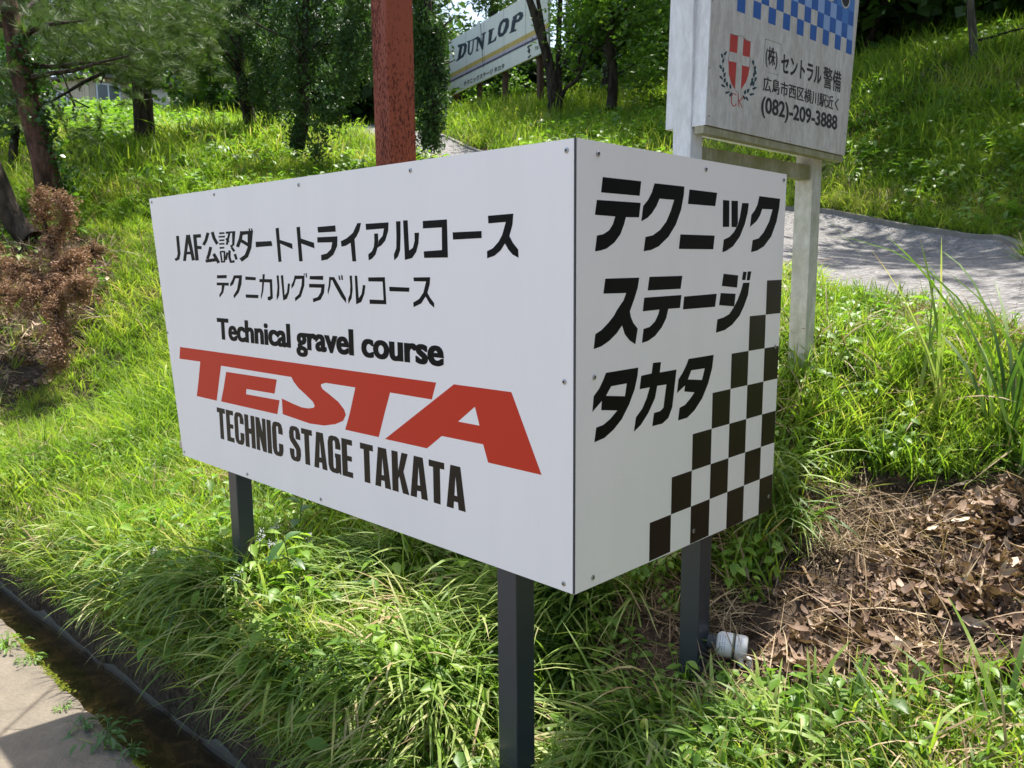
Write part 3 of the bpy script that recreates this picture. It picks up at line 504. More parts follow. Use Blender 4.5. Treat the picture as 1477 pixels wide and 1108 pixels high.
def post(name, c, ax, w, z0, z1, mat, parent, bev=.003):
    ax = np.array([*ax, 0.0]); ax = ax / np.linalg.norm(ax); ay = np.array([-ax[1], ax[0], 0.0])
    o = MB().box(np.array([c[0], c[1], z0]) - (ax + ay) * w / 2, ax * w, ay * w, (0, 0, z1 - z0)).build(name, mat, parent)
    return bevel(o, bev)
def screw(pl, a, z, off, parent, r=.0055):
    n = 12; V = []; F = []
    prof = [(r, 0), (r, .0012), (r * .75, .0022), (r * .45, .0024), (r * .40, .0008), (0.0001, .0008)]
    for rr, h in prof:
        for k in range(n): t = 2 * math.pi * k / n; V.append(W(pl, a + rr * math.cos(t), z + rr * math.sin(t), off + h))
    for i in range(len(prof) - 1):
        for k in range(n): F.append((i * n + k, i * n + (k + 1) % n, (i + 1) * n + (k + 1) % n, (i + 1) * n + k))
    me = pydata('screw', V, F); me.materials.append(M['steel']); me.materials.append(M['screwdark'])
    for i, p in enumerate(me.polygons): p.material_index = 1 if i >= 3 * n else 0
    return link('screw', me, None, parent)

# ---- the white corner sign ------------------------------------------------
CX, CY = .12548648, 1.59995096
LD = np.array([-.71662674, .6974569]); RD = np.array([.6974569, .71662674])
FP = plane((CX, CY), -LD); SP = plane((CX, CY), RD)
sign = empty('corner_sign', (CX, CY, .3), 'white two-sided box sign with red and black lettering on charcoal posts beside the ditch', 'sign')
fp = slab(FP, [(-1.822, .7795), (-.0015, .776), (-.0015, 1.684), (-1.960, 1.686)], .0035, 0, 'front_panel', M['panel'], sign)
spn = slab(SP, [(.0020, .777), (.8535, .7660), (.8670, 1.6765), (.0020, 1.684)], .0035, 0, 'side_panel', M['panelside'], sign)
slab(SP, [(-.0012, .777), (.0016, .777), (.0016, 1.684), (-.0012, 1.684)], .004, -.001, 'corner_seam', M['seam'], sign)
# far panels, seen only from other positions, and the tube frame that carries them
def inner(a, b, z): return np.array([CX, CY, 0.0]) + np.array([*(-LD), 0]) * a + np.array([*RD, 0]) * b + np.array([0, 0, z])
bk = slab(plane((CX + RD[0] * .853, CY + RD[1] * .853), -LD), [(-.02, .79), (-.02, 1.67), (-1.90, 1.67), (-1.86, .79)], .0035, 0, 'rear_panel', M['panel'], sign)
fr = MB()
for z in (.80, 1.64):
    fr = MB(); fr.box(inner(-1.86, .006, z), inner(-.03, .006, z) - inner(-1.86, .006, z), (RD[0] * .025, RD[1] * .025, 0), (0, 0, .025)).build('frame_rail', M['steel'], sign)
    fr = MB(); fr.box(inner(-.030, .008, z), inner(-.030, .83, z) - inner(-.030, .008, z), (-LD[0] * .025, -LD[1] * .025, 0), (0, 0, .025)).build('frame_rail', M['steel'], sign)
    fr = MB(); fr.box(inner(-1.86, .82, z), inner(-.03, .82, z) - inner(-1.86, .82, z), (RD[0] * .025, RD[1] * .025, 0), (0, 0, .025)).build('frame_rail', M['steel'], sign)
for a, b, z0, w in ((-.2025, .0345, .02, .060), (-1.470, .032, .15, .055), (-.0345, .522, .22, .055)):
    q = inner(a, b, 0); post('post', q, -LD, w, z0, 1.62, M['post'], sign)
vinyl(SP, SIDE, 0, 'katakana_lettering', M['ink'], spn)
cells = []
for r_ in range(7):
    for c in range(r_, 7, 2):
        x0 = 263 + c * 85.9; z0 = 777.5 + r_ * 89.0
        x1 = x0 + 85.9; 
        if c == 6: x1 = 853 + (r_ + .5) * .089 * 14.8
        cells.append([[[x0, z0 - (2 if r_ == 0 else 0) - (c * 1.6 if r_ == 0 else 0)], [x1, z0 - (2 if r_ == 0 else 0) - (c * 1.6 if r_ == 0 else 0)], [x1, z0 + 89.0], [x0, z0 + 89.0]]])
vinyl(SP, cells, 0, 'chequer_squares', M['brownink'], spn)
vinyl(FP, FRONT, 0, 'course_lettering', M['ink'], fp)
vinyl(FP, RED, 0, 'red_logo', M['red'], fp)
text(FP, 'Technical gravel course', -1.498, -.395, 1.218, .068, .0004, 'english_lettering', M['ink'], fp, .026, fat=.0028)
# condensed heavy capitals
def caps(word, x0, x1, z0, z1):
    v, h = .205, .135
    R_ = lambda a, b, c, d: [[a, b], [c, b], [c, d], [a, d]]
    def ringC(w, gap):
        o = [(w, .66), (w, .80), (w - .05, .95), (w - .15, 1), (.15, 1), (.05, .95), (0, .80), (0, .20), (.05, .05), (.15, 0), (w - .15, 0), (w - .05, .05), (w, .20), (w, gap)]
        i = [(w - v, gap), (w - v, .17), (w - v - .02, .125), (v + .02, .125), (v, .17), (v, .83), (v + .02, .875), (w - v - .02, .875), (w - v, .83), (w - v, .66)]
        return [[list(q) for q in o + i]]
    G = {
     'T': (.46, [R_(0, 1 - h - .02, .46, 1), R_(.23 - v / 2, 0, .23 + v / 2, 1 - h)]),
     'E': (.40, [R_(0, 0, v, 1), R_(v, 0, .40, h + .01), R_(v, 1 - h - .01, .40, 1), R_(v, .43, .375, .43 + h)]),
     'C': (.50, ringC(.50, .38)), 'H': (.52, [R_(0, 0, v, 1), R_(.52 - v, 0, .52, 1), R_(v, .43, .52 - v, .59)]),
     'N': (.50, [R_(0, 0, v - .03, 1), R_(.50 - v + .03, 0, .50, 1), [[.0, 1], [.20, 1], [.50, 0], [.31, 0]]]),
     'I': (v, [R_(0, 0, v, 1)]), ' ': (.20, []),
     'A': (.54, [[[0, 0], [.13, 1], [.41, 1], [.54, 0], [.34, 0], [.325, .17], [.215, .17], [.20, 0]]]),
     'G': (.50, ringC(.50, .38)[:] + [R_(.27, .42, .50, .54), R_(.50 - v, .1, .50, .45), R_(.44, 0, .50, .2)]),
     'K': (.54, [R_(0, 0, v, 1), [[v - .02, .45], [.33, 1], [.53, 1], [.38, .54], [.55, 0], [.34, 0], [.24, .40], [v - .02, .28]]]),
     'S': (.49, [[[.49, .64], [.49, .80], [.44, .95], [.34, 1], [.15, 1], [.05, .95], [0, .80], [0, .66], [.04, .56], [.28, .34], [.285, .17], [.26, .12], [.22, .12], [.20, .17], [.20, .34], [0, .34], [0, .20], [.05, .05], [.15, 0], [.34, 0], [.44, .05], [.49, .20], [.49, .37], [.44, .46], [.21, .68], [.205, .83], [.22, .88], [.27, .88], [.285, .83], [.285, .64]]]),
    }
    adv = sum(G[c][0] + .045 for c in word) - .045; sx = (x1 - x0) / adv; x = x0; out = []
    for c in word:
        for p in G[c][1]: out.append([[[x + q[0] * sx, z0 + q[1] * (z1 - z0)] for q in p]])
        if c == 'A': out[-1].append([[x + q[0] * sx, z0 + q[1] * (z1 - z0)] for q in ((.232, .31), (.308, .31), (.27, .76))])
        x += (G[c][0] + .045) * sx
    return out
vinyl(FP, caps('TECHNIC STAGE TAKATA', -1540, -327, 883, 987), 0, 'capital_lettering', M['brownink'], fp)
for a, z in ((-1.938, 1.673), (-1.468, 1.670), (-.977, 1.665), (-.497, 1.664), (-.024, 1.663), (-.029, 1.215), (-1.810, .793), (-1.355, .792), (-.934, .793), (-.030, .792), (-1.881, 1.216)):
    screw(FP, a, z, 0, fp)
for a, z in ((.065, 1.660), (.463, 1.660), (.849, 1.661), (.058, 1.221), (.838, 1.222), (.058, .797), (.449, .802), (.832, .807)):
    screw(SP, a, z, .0005, spn)

# ---- security company's board on white posts ------------------------------
KP = plane((.55095538, 2.4), (.72108845, .69284301)); KA = KP[1][:2]; KB = np.array([-KA[1], KA[0]])
ck = empty('board_sign', (1.08, 2.95, 1.05), 'weathered white double board with red shield, laurel and telephone number on two white posts', 'sign')
kq = [(0, 1.835), (.897, 1.822), (1.06, 3.45), (.06, 3.45)]
kf = slab(KP, kq, .036, 0, 'front_board', M['ckwhite'], ck); 
slab(KP, [(a - .0015 * (i < 1 or i > 2), z) for i, (a, z) in enumerate([(-.003, 1.832), (.0, 1.832), (.060, 3.45), (.057, 3.45)])], .044, .004, 'edge_trim', M['ckframe'], ck)
slab(KP, [(.0, 1.812), (.897, 1.80), (.897, 1.819), (.0, 1.832)], .03, -.004, 'bottom_trim', M['mossy'], ck)
slab(KP, [(a, z + .0) for a, z in kq], .030, -.104, 'rear_board', M['ckframe'], ck)
def kpt(a, b): q = KP[0][:2] + KA * a + KB * b; return q
post('post', kpt(.022, .071), KA, .062, .45, 3.5, M['ckframe'], ck)
post('post', kpt(.772, .071), KA, .066, .75, 3.5, M['postwhite'], ck)
q0 = kpt(.056, .050); q1 = kpt(.738, .050)
MB().box((q0[0], q0[1], 1.735), (q1[0] - q0[0], q1[1] - q0[1], -.004), (KB[0] * .04, KB[1] * .04, 0), (0, 0, .050)).build('rail', M['mossy'], ck)
sh = vinyl(KP, CKRED, 0, 'shield_emblem', M['ckred'], kf); vinyl(KP, CKBLK, .0002, 'outline', M['ckink'], kf); vinyl(KP, CKLEAF, 0, 'laurel_wreath', M['ckteal'], kf)
text(KP, '(株)', .322, .392, 0, 0, .0005, 'kanji_lettering', M['ckink'], kf, .012, full=.068).location = (0, 0, 0)
def ktext(s, x0, x1, z0, z1, bold, name): 
    return text(KP, s, x0, x1, z0, 0, .0005, name, M['ckink'], kf, bold, full=z1 - z0, fat=.0007)
bpy.data.objects.remove(bpy.data.objects['kanji_lettering'])
ktext('(株)', .321, .393, 2.040, 2.102, .010, 'kanji_lettering')
ktext('セントラル', .418, .690, 2.036, 2.094, .022, 'katakana_lettering'); ktext('警備', .705, .838, 2.030, 2.100, .010, 'kanji_lettering')
ktext('広島市西区横川駅近く', .312, .828, 1.967, 2.012, .008, 'address_lettering')
ktext('(082)-209-3888', .306, .824, 1.888, 1.952, .022, 'telephone_number')
ch = []; lt = []; md_ = []
for r_ in range(0, 26):
    z = 2.168 + r_ * .0475
    for c in range(-1 if r_ > 4 else 2, 22):
        a = .3295 + (c - 6) * .0447 + .0015 * r_
        if a < .012 + r_ * .0018: continue
        q = [[[a * 1000, z * 1000], [(a + .0447) * 1000, z * 1000], [(a + .0447 + .0015) * 1000, (z + .0475) * 1000], [(a + .0015) * 1000, (z + .0475) * 1000]]]
        if a + .0447 > .900 + (z - 1.82) * .099: continue
        if (c + r_) % 2 == 0: ch.append(q)
        elif r_ >= 4 or (r_ >= 2 and c > 15): md_.append(q)
        elif r_ >= 2 or (r_ >= 1 and c > 13): lt.append(q)
vinyl(KP, ch, 0, 'blue_squares', M['ckblue'], kf); vinyl(KP, lt, .0, 'pale_squares', M['cklight'], kf); vinyl(KP, md_, 0, 'mid_blue_squares', M['ckmid'], kf)
def disc(cx, cz, r, off, mat, name):
    vinyl(KP, [[[[1000 * (cx + r * math.cos(t)), 1000 * (cz + r * 1.0 * math.sin(t))] for t in np.linspace(0, 2 * math.pi, 28)[:-1]]]], off, name, mat, kf)
for cx in (.842, .732):
    disc(cx, 2.346, .036, .0006, M['ckwhite'], 'white_ring'); disc(cx, 2.346, .030, .0010, M['ckink'], 'dark_disc')
for a, z in ((.012, 1.99), (.02, 2.17), (.89, 1.90), (.02, 1.86)): screw(KP, a, z, .0006, kf, .003)

# ---- billboard on the mound ----------------------------------------------
DP_ = plane((-1.35120286, 20.0), (.47575205, -.87957944))
bb = empty('billboard', tuple(W(DP_, 2.4, 4.6)), 'long old white tyre billboard with striped band on rusty posts up on the grass mound', 'billboard')
b1 = slab(DP_, [(-.12, 5.66), (4.37, 5.70), (4.37, 6.60), (-.12, 6.58)], .05, 0, 'upper_board', M['duwhite'], bb)
b2 = slab(DP_, [(-.12, 5.365), (4.37, 5.41), (4.37, 5.698), (-.12, 5.657)], .05, -.004, 'lower_board', M['duwhite'], bb)
mm = lambda *q: [[[a * 1000, z * 1000] for a, z in q]]
vinyl(DP_, [mm((-.12, 5.76), (4.37, 5.80), (4.37, 5.895), (-.12, 5.85))], 0, 'orange_stripe', M['duorange'], b1, .002)
vinyl(DP_, [mm((-.12, 5.70), (4.37, 5.745), (4.37, 5.797), (-.12, 5.757))], 0, 'pink_stripe', M['dupink'], b1, .002)
vinyl(DP_, [mm((-.12, 5.662), (4.37, 5.702), (4.37, 5.742), (-.12, 5.697))], 0, 'purple_stripe', M['dupurple'], b1, .002)
vinyl(DP_, DUBLK, 0, 'billboard_lettering', M['duink'], b1, .004)
text(DP_, 'テクニックステージ タカタ', .66, 2.62, 5.435, 0, .004, 'katakana_lettering', M['duink'], b2, .02, full=.105)
vinyl(DP_, [mm((1.535, 6.58), (1.56, 6.58), (1.665, 5.64), (1.645, 5.64))], .002, 'crack', M['duink'], b1, .004)
for k in range(1, 5): vinyl(DP_, [mm((k * .91 - .12, 5.7), (k * .91 - .112, 5.7), (k * .91 - .112, 6.59), (k * .91 - .12, 6.59))], .001, 'board_joint', M['duink'], b1, .001)
fm = MB()
for z in (5.42, 6.0, 6.52): fm.box(W(DP_, -.1, z, -.06), DP_[1] * 4.4, -DP_[2] * .05, (0, 0, .06))
fm.build('frame', M['oldrust'], bb)
for a in (1.19, 2.42, 3.86, -.05):
    q = W(DP_, a, 0, -.13); post('post', q, DP_[1][:2], .10, float(terrain(q[0], q[1])[0]) - .2, 6.3, M['oldrust'], bb)

# ---- the big red rusty post ----------------------------------------------
rp = at(571, 230, 3.62); gz = float(terrain(rp[0], rp[1])[0])
ang = R(38)
o = post('sign_post', rp, (math.cos(ang), math.sin(ang)), .130, gz - .2, 6.2, M['rust'], None, .008)
tag(o, 'tall square steel post in flaking rusty red paint behind the white sign', 'post')
# ------------------------------------------------------------------ plant templates
tcol = bpy.data.collections.new('plant_templates')       # holds the blades and leaves that the ground cover repeats
def template(name, V, F, k, tint, mat, smooth=True):
    me = npmesh(name, V, F, k, smooth, tint); me.materials.append(mat)
    return me
def blades(rg, n, L, w, lean=(.1, .6), bend=(.3, 1.3), spread=.03, seg=5, aim=None, taper=.75, fold=0):
    V = []; F = []; Tn = []
    for _ in range(n):
        az = rg.uniform(0, 2 * math.pi) if aim is None else rg.normal(aim[0], aim[1])
        l = L * rg.uniform(.55, 1.15); a = rg.uniform(*lean); be = rg.uniform(*bend) / seg; tt = rg.uniform(0, 1)
        p = np.array([rg.normal(0, spread), rg.normal(0, spread), -.01]); side = np.array([-math.sin(az), math.cos(az), 0])
        tw = rg.uniform(-.6, .6); ww = w * rg.uniform(.7, 1.3); b0 = len(V)
        for i in range(seg + 1):
            f = i / seg; hw = ww / 2 * (1 - f ** 2 * taper if i < seg else .02) * (.55 + .45 * min(1, f * 4))
            d = np.array([math.sin(a) * math.cos(az), math.sin(a) * math.sin(az), math.cos(a)])
            nr = np.cross(side, d); sv = side * math.cos(tw * f) + nr * math.sin(tw * f)
            V += [p - sv * hw, p + sv * hw]; Tn += [tt * .8 + f * .2] * 2
            if i: j = b0 + 2 * i; F.append((j - 2, j - 1, j + 1, j))
            p = p + d * l / seg; a = a + be; az_ = az
    return np.array(V), np.array(F), np.array(Tn)
def leaves(rg, n, size, width=.6, height=.1, spread=.06, heart=False, stem=True, droop=.4, nl=1):
    """upright stems each carrying flat oval leaves"""
    V = []; F = []; Tn = []
    for _ in range(n):
        az = rg.uniform(0, 6.28); r = rg.uniform(.0, spread); h = height * rg.uniform(.4, 1.1)
        base = np.array([r * .3 * math.cos(az), r * .3 * math.sin(az), -.01]); top = np.array([r * math.cos(az), r * math.sin(az), h]); tt = rg.uniform(0, 1)
        if stem:
            b0 = len(V); sd = np.array([-math.sin(az), math.cos(az), 0]) * .0012
            V += [base - sd, base + sd, top + sd, top - sd]; F.append((b0, b0 + 1, b0 + 2, b0 + 3)); Tn += [tt] * 4
        s = size * rg.uniform(.6, 1.2); pit = rg.uniform(-.1, droop); a2 = az + rg.normal(0, .5)
        d = np.array([math.cos(a2) * math.cos(pit), math.sin(a2) * math.cos(pit), -math.sin(pit)]); sd = np.array([-math.sin(a2), math.cos(a2), 0]); nr = np.cross(d, sd)
        st = [(0, .0), (.18, .75 if heart else .55), (.45, 1.0), (.75, .62), (1, .03)]
        b0 = len(V)
        for f, q in st:
            c = top + d * s * f - np.array([0, 0, 1]) * s * .25 * f * f
            V += [c - sd * s * width / 2 * q + nr * .12 * s * q, c, c + sd * s * width / 2 * q + nr * .12 * s * q]; Tn += [tt * .7 + .3 * f] * 3
        for i in range(4):
            j = b0 + 3 * i; F += [(j, j + 1, j + 4, j + 3), (j + 1, j + 2, j + 5, j + 4)]
    return np.array(V), np.array(F), np.array(Tn)
def flakes(rg, n, size, spread):
    """curled dead leaves lying on the soil"""
    V = []; F = []; Tn = []
    for _ in range(n):
        c = np.array([rg.normal(0, spread), rg.normal(0, spread), rg.uniform(.0, .022)]); a = rg.uniform(0, 6.28); s = size * rg.uniform(.4, 1.3); tl = rg.normal(0, .45, 2); cu = rg.uniform(.1, .6); tt = rg.uniform(0, 1)
        ax = np.array([math.cos(a), math.sin(a), tl[0]]); ay = np.array([-math.sin(a), math.cos(a), tl[1]]); b0 = len(V); w = rg.uniform(.35, .6)
        for i, (f, q) in enumerate(((0, .05), (.25, rg.uniform(.6, 1)), (.5, rg.uniform(.6, 1)), (.75, rg.uniform(.4, .9)), (1, .05))):
            z = cu * s * (f - .5) ** 2 * 2
            for e in (-1, 0, 1): V.append(c + ax * s * (f - .5) + ay * s * w * .5 * q * e + np.array([0, 0, z + abs(e) * cu * s * .35 * q])); Tn.append(tt)
        for i in range(4):
            j = b0 + 3 * i; F += [(j, j + 1, j + 4, j + 3), (j + 1, j + 2, j + 5, j + 4)]
    return np.array(V), np.array(F), np.array(Tn)
rg = np.random.default_rng(11)
def mk(kind, n, fn, mat):
    out = []
    for i in range(n):
        V, F, Tn = fn(); out.append(template(kind, V, F, 4, Tn, mat))
    return out
T_short = mk('short_grass', 5, lambda: blades(rg, 11, .13, float(rg.choice([.004, .006, .0075])), (.05, .8), (.3, 1.3), .03, 4), M['grass'])
T_mid = mk('grass_clump', 5, lambda: blades(rg, 10, .26, float(rg.choice([.006, .0085, .011])), (.05, .7), (.5, 1.7), .03, 5), M['grass'])
T_dead = mk('dead_blades', 3, lambda: blades(rg, 6, .30, .006, (.6, 1.4), (.3, 1.4), .04, 5), M['dryblade'])
T_tall = mk('tall_clump', 4, lambda: blades(rg, 12, .5, .009, (.03, .45), (.4, 1.5), .05, 6), M['grass'])
T_flop = mk('flopped_clump', 7, lambda: blades(rg, 10, .42, float(rg.choice([.008, .011, .015])), (.35, .95), (1.0, 2.0), .03, 7, aim=(0, .5)), M['long'])
T_wide = mk('wide_clump', 4, lambda: blades(rg, 7, .24, float(rg.choice([.009, .013])), (.1, .9), (.6, 1.8), .03, 6), M['long'])
T_straw = mk('straw_clump', 5, lambda: blades(rg, 7, .20, .0028, (1.0, 1.5), (.0, .7), .05, 4), M['dryblade'])
T_weed = mk('weed_leaves', 5, lambda: leaves(rg, 9, .032, .7, .10, .06), M['weed'])
T_clover = mk('clover_leaves', 4, lambda: leaves(rg, 16, .016, .95, .06, .05, True), M['weed'])
T_broad = mk('broad_weed', 4, lambda: leaves(rg, 10, .075, .55, .22, .12), M['weed'])
T_litter = mk('dead_leaves', 7, lambda: flakes(rg, 13, .034 + .02 * rg.uniform(), .045), M['litter'])
T_far = mk('far_grass', 5, lambda: blades(rg, 16, .42, .016, (.03, .6), (.4, 1.5), .12, 4), M['grass'])
T_farweed = mk('far_weed', 4, lambda: leaves(rg, 14, .10, .7, .22, .22, stem=False), M['weed'])

def scatter(name, P, rot, scl, idx, temps, label, cat):
    """ground cover nobody could count: one object whose points repeat the templates"""
    col = bpy.data.collections.new(name + '_templates')
    for i, me in enumerate(temps):
        col.objects.link(bpy.data.objects.new('%s_%02d' % (me.name.split('.')[0] + '_source', i), me))
    me = bpy.data.meshes.new(name); me.vertices.add(len(P)); me.vertices.foreach_set('co', np.asarray(P, np.float32).ravel())
    for k, ty, v in (('rot', 'FLOAT_VECTOR', rot), ('scl', 'FLOAT', scl), ('idx', 'INT', idx)):
        a = me.attributes.new(k, ty, 'POINT'); a.data.foreach_set('vector' if ty == 'FLOAT_VECTOR' else 'value', np.asarray(v, np.int32 if ty == 'INT' else np.float32).ravel())
    o = link(name, me)
    g = bpy.data.node_groups.new(name, 'GeometryNodeTree')
    g.interface.new_socket('Geometry', in_out='INPUT', socket_type='NodeSocketGeometry'); g.interface.new_socket('Geometry', in_out='OUTPUT', socket_type='NodeSocketGeometry')
    N = g.nodes; Lk = g.links
    gi = N.new('NodeGroupInput'); go = N.new('NodeGroupOutput'); ip = N.new('GeometryNodeInstanceOnPoints'); ci = N.new('GeometryNodeCollectionInfo')
    ci.inputs['Collection'].default_value = col; ci.inputs['Separate Children'].default_value = True; ci.inputs['Reset Children'].default_value = True
    ip.inputs['Pick Instance'].default_value = True
    def attr(k, t): a = N.new('GeometryNodeInputNamedAttribute'); a.data_type = t; a.inputs['Name'].default_value = k; return a.outputs['Attribute']
    mp = N.new('GeometryNodeMeshToPoints'); Lk.new(gi.outputs[0], mp.inputs[0])
    Lk.new(mp.outputs[0], ip.inputs['Points']); Lk.new(ci.outputs[0], ip.inputs['Instance'])
    Lk.new(attr('idx', 'INT'), ip.inputs['Instance Index']); Lk.new(attr('scl', 'FLOAT'), ip.inputs['Scale'])
    er = N.new('FunctionNodeEulerToRotation'); Lk.new(attr('rot', 'FLOAT_VECTOR'), er.inputs[0]); Lk.new(er.outputs[0], ip.inputs['Rotation'])
    Lk.new(ip.outputs[0], go.inputs[0])
    md = o.modifiers.new('scatter', 'NODES'); md.node_group = g
    return tag(o, label, cat, kind='stuff')

# frames of reference for masks
def coords(x, y): return x * ND[0] + y * ND[1], x * SD[0] + y * SD[1]
def near_road(x, y, grow=0.0): return inside(ROAD_POLY, x, y)
_RN = np.array([p for p in ROAD_N])
def rdist(x, y):
    return np.sqrt(((np.c_[x, y][:, None] - _RN[None]) ** 2).sum(2).min(1)) if len(x) else np.zeros(0)
def sample(n, region, rg, keep=None):
    """uniform points of the viewed wedge between two distances"""
    r0, r1 = region; r = np.sqrt(rg.uniform(r0 * r0, r1 * r1, n)); a = rg.uniform(R(-48), R(44), n)
    x = r * np.sin(a); y = r * np.cos(a); t, s = coords(x, y)
    ok = (t > t_far(s) + .03) & ~near_road(x, y)
    if keep is not None: ok &= keep(x, y, t, s, rg)
    return x[ok], y[ok]
def put(name, temps, x, y, rg, scl, label, cat, tilt=.25, aim=None, sink=0.0, zj=0.0):
    z = terrain(x, y) - sink + rg.uniform(0, 1, len(x)) * zj
    rot = np.c_[rg.normal(0, tilt, len(x)), rg.normal(0, tilt, len(x)), rg.uniform(0, 6.28, len(x)) if aim is None else rg.normal(aim[0], aim[1], len(x))]
    s = scl(x, y, rg) if callable(scl) else rg.uniform(scl[0], scl[1], len(x))
    return scatter(name, np.c_[x, y, z], rot, s, rg.integers(0, len(temps), len(x)), temps, label, cat)
rg = np.random.default_rng(21)
indirt = lambda x, y: inside(DIRT, x, y)
BS = hit(1058, 960)
bottle_spot = lambda x, y: (x - BS[0]) ** 2 + (y - BS[1]) ** 2 < .075 ** 2
BRANCHY = [tuple(hit(u, v)[:2]) for u, v in ((-40, 400), (60, 330), (140, 350), (170, 420), (110, 520), (60, 570), (-60, 590))]
under = lambda x, y, t, s: (t > 1.45) & (t < 2.6) & (s > -2.6) & (s < -.75)
BARE = [tuple(hit(u, v)[:2]) for u, v in ((880, 880), (985, 850), (1110, 870), (1140, 985), (1080, 1040), (900, 1060), (800, 1120), (740, 1190), (690, 1160), (730, 1080), (860, 980))]
bare = lambda x, y: inside(BARE, x, y)
# left bank and slope: short bright grass
def k1(x, y, t, s, g): return ~indirt(x, y) & (g.uniform(size=len(x)) > bare(x, y) * .86) & (g.uniform(size=len(x)) > inside(BRANCHY, x, y) * .85) & (vnoise(x, y, 3.2, 4) + g.uniform(-.25, .25, len(x)) > .30) & (g.uniform(size=len(x)) > under(x, y, t, s) * .75)
x, y = sample(25000, (1.3, 4.6), rg, k1)
put('short_bank_grass', T_short, x, y, rg, (.6, 1.25), 'short bright green grass covering the ditch bank', 'grass', .35)
def k2(x, y, t, s, g): return k1(x, y, t, s, g) & (vnoise(x, y, 1.3, 7) + g.uniform(-.2, .2, len(x)) > .42) & (rdist(x, y) > .55)
x, y = sample(12000, (1.3, 4.8), rg, k2)
put('bank_grass', T_mid, x, y, rg, (.5, 1.05), 'knee high green grass tufts on the ditch bank', 'grass')
x, y = sample(42000, (4.6, 11), rg, lambda x, y, t, s, g: g.uniform(size=len(x)) > inside(BRANCHY, x, y) * .9)
put('slope_grass', T_mid, x, y, rg, lambda x, y, g: (.35 + .75 * vnoise(x, y, .9, 3) ** 1.3) * g.uniform(.7, 1.2, len(x)), 'green grass growing over the slope', 'grass', .3)
x, y = sample(17000, (9.5, 24), rg, lambda x, y, t, s, g: (x < 2) | (g.uniform(size=len(x)) < .45 + .5 * (vnoise(x, y, .7, 31) > .5)))
put('hill_grass', T_far, x, y, rg, lambda x, y, g: (.55 + .65 * vnoise(x, y, .45, 3)) * g.uniform(.7, 1.2, len(x)) * np.clip(np.hypot(x, y) / 13, .6, 1.25) * (1 - .45 * ((x < -2) & (np.hypot(x, y) > 14))), 'tall sunlit grass on the upper slope and mound', 'grass')
x, y = sample(3500, (24, 42), rg)
put('far_hill_grass', T_far, x, y, rg, (.5, .9), 'distant grass near the hut', 'grass')
# broadleaf weeds through the grass
x, y = sample(6500, (1.3, 5), rg, lambda x, y, t, s, g: ~indirt(x, y) & (vnoise(x, y, 2.1, 12) + g.uniform(-.15, .15, len(x)) > .46))
put('low_weeds', T_weed + T_clover, x, y, rg, (.6, 1.2), 'small leafy weeds and clover among the grass', 'weeds')
x, y = sample(11000, (5, 20), rg, lambda x, y, t, s, g: (vnoise(x, y, .6, 14) + g.uniform(-.15, .15, len(x)) > .48))
put('slope_weeds', T_farweed, x, y, rg, lambda x, y, g: g.uniform(.35, .9, len(x)) * np.clip(np.hypot(x, y) / 9, .5, 1.4), 'leafy weeds patched over the slope', 'weeds')
# kudzu-like patch by the hut
KU = [tuple(hit(u, v)[:2]) for u, v in ((110, 220), (130, 170), (200, 155), (215, 200), (190, 235))]
x, y = sample(26000, (6, 20), rg, lambda x, y, t, s, g: inside(KU, x, y))
put('broadleaf_patch', T_farweed, x, y, rg, (.7, 1.2), 'bright broad leaved creeper spreading on the slope below the hut', 'creeper', .2, zj=.15)
# long blades that lean over the ditch
def k3(x, y, t, s, g): return (t < t_far(s) + .30) & (t > t_far(s) + .035) & (s > -3.9) & (s < -1.05) & (vnoise(x, y, 4, 5) + g.uniform(-.3, .3, len(x)) + .10 * (s > -2.6) > .52)
x, y = sample(12000, (1.3, 5), rg, k3)
put('overhanging_grass', T_flop, x, y, rg, lambda x, y, g: g.uniform(.35, .85, len(x)) * np.clip(1.15 - .22 * np.clip(-(coords(x, y)[1]) - 2.2, 0, 2), .5, 1.1), 'long grass blades flopping over the edge of the ditch', 'grass', .2, (math.atan2(-ND[1], -ND[0]) + .3, .55))
x, y = sample(7500, (1.3, 3.6), rg, lambda x, y, t, s, g: (t > t_far(s) + .22) & (t < 1.95) & (s > -2.4) & (s < -.95) & ~indirt(x, y) & ~bare(x, y) & (vnoise(x, y, 5, 15) + g.uniform(-.25, .25, len(x)) > .42))
put('flattened_grass', T_flop, x, y, rg, (.5, .95), 'long pale grass blades lying flattened under the sign', 'grass', .25, (math.atan2(-ND[1], -ND[0]) - .2, .8))
# dark tuft hanging beside the right post
x, y = sample(60000, (1.5, 3.6), rg, lambda x, y, t, s, g: (((x - .80) / .10) ** 2 + ((y - 2.50) / .16) ** 2 < 1) & (g.uniform(size=len(x)) < .16))
put('drooping_tuft_grass', T_flop, x, y, rg, (.5, .8), 'dark drooping grass beside the right charcoal post', 'grass', .2, (-1.9, .5))
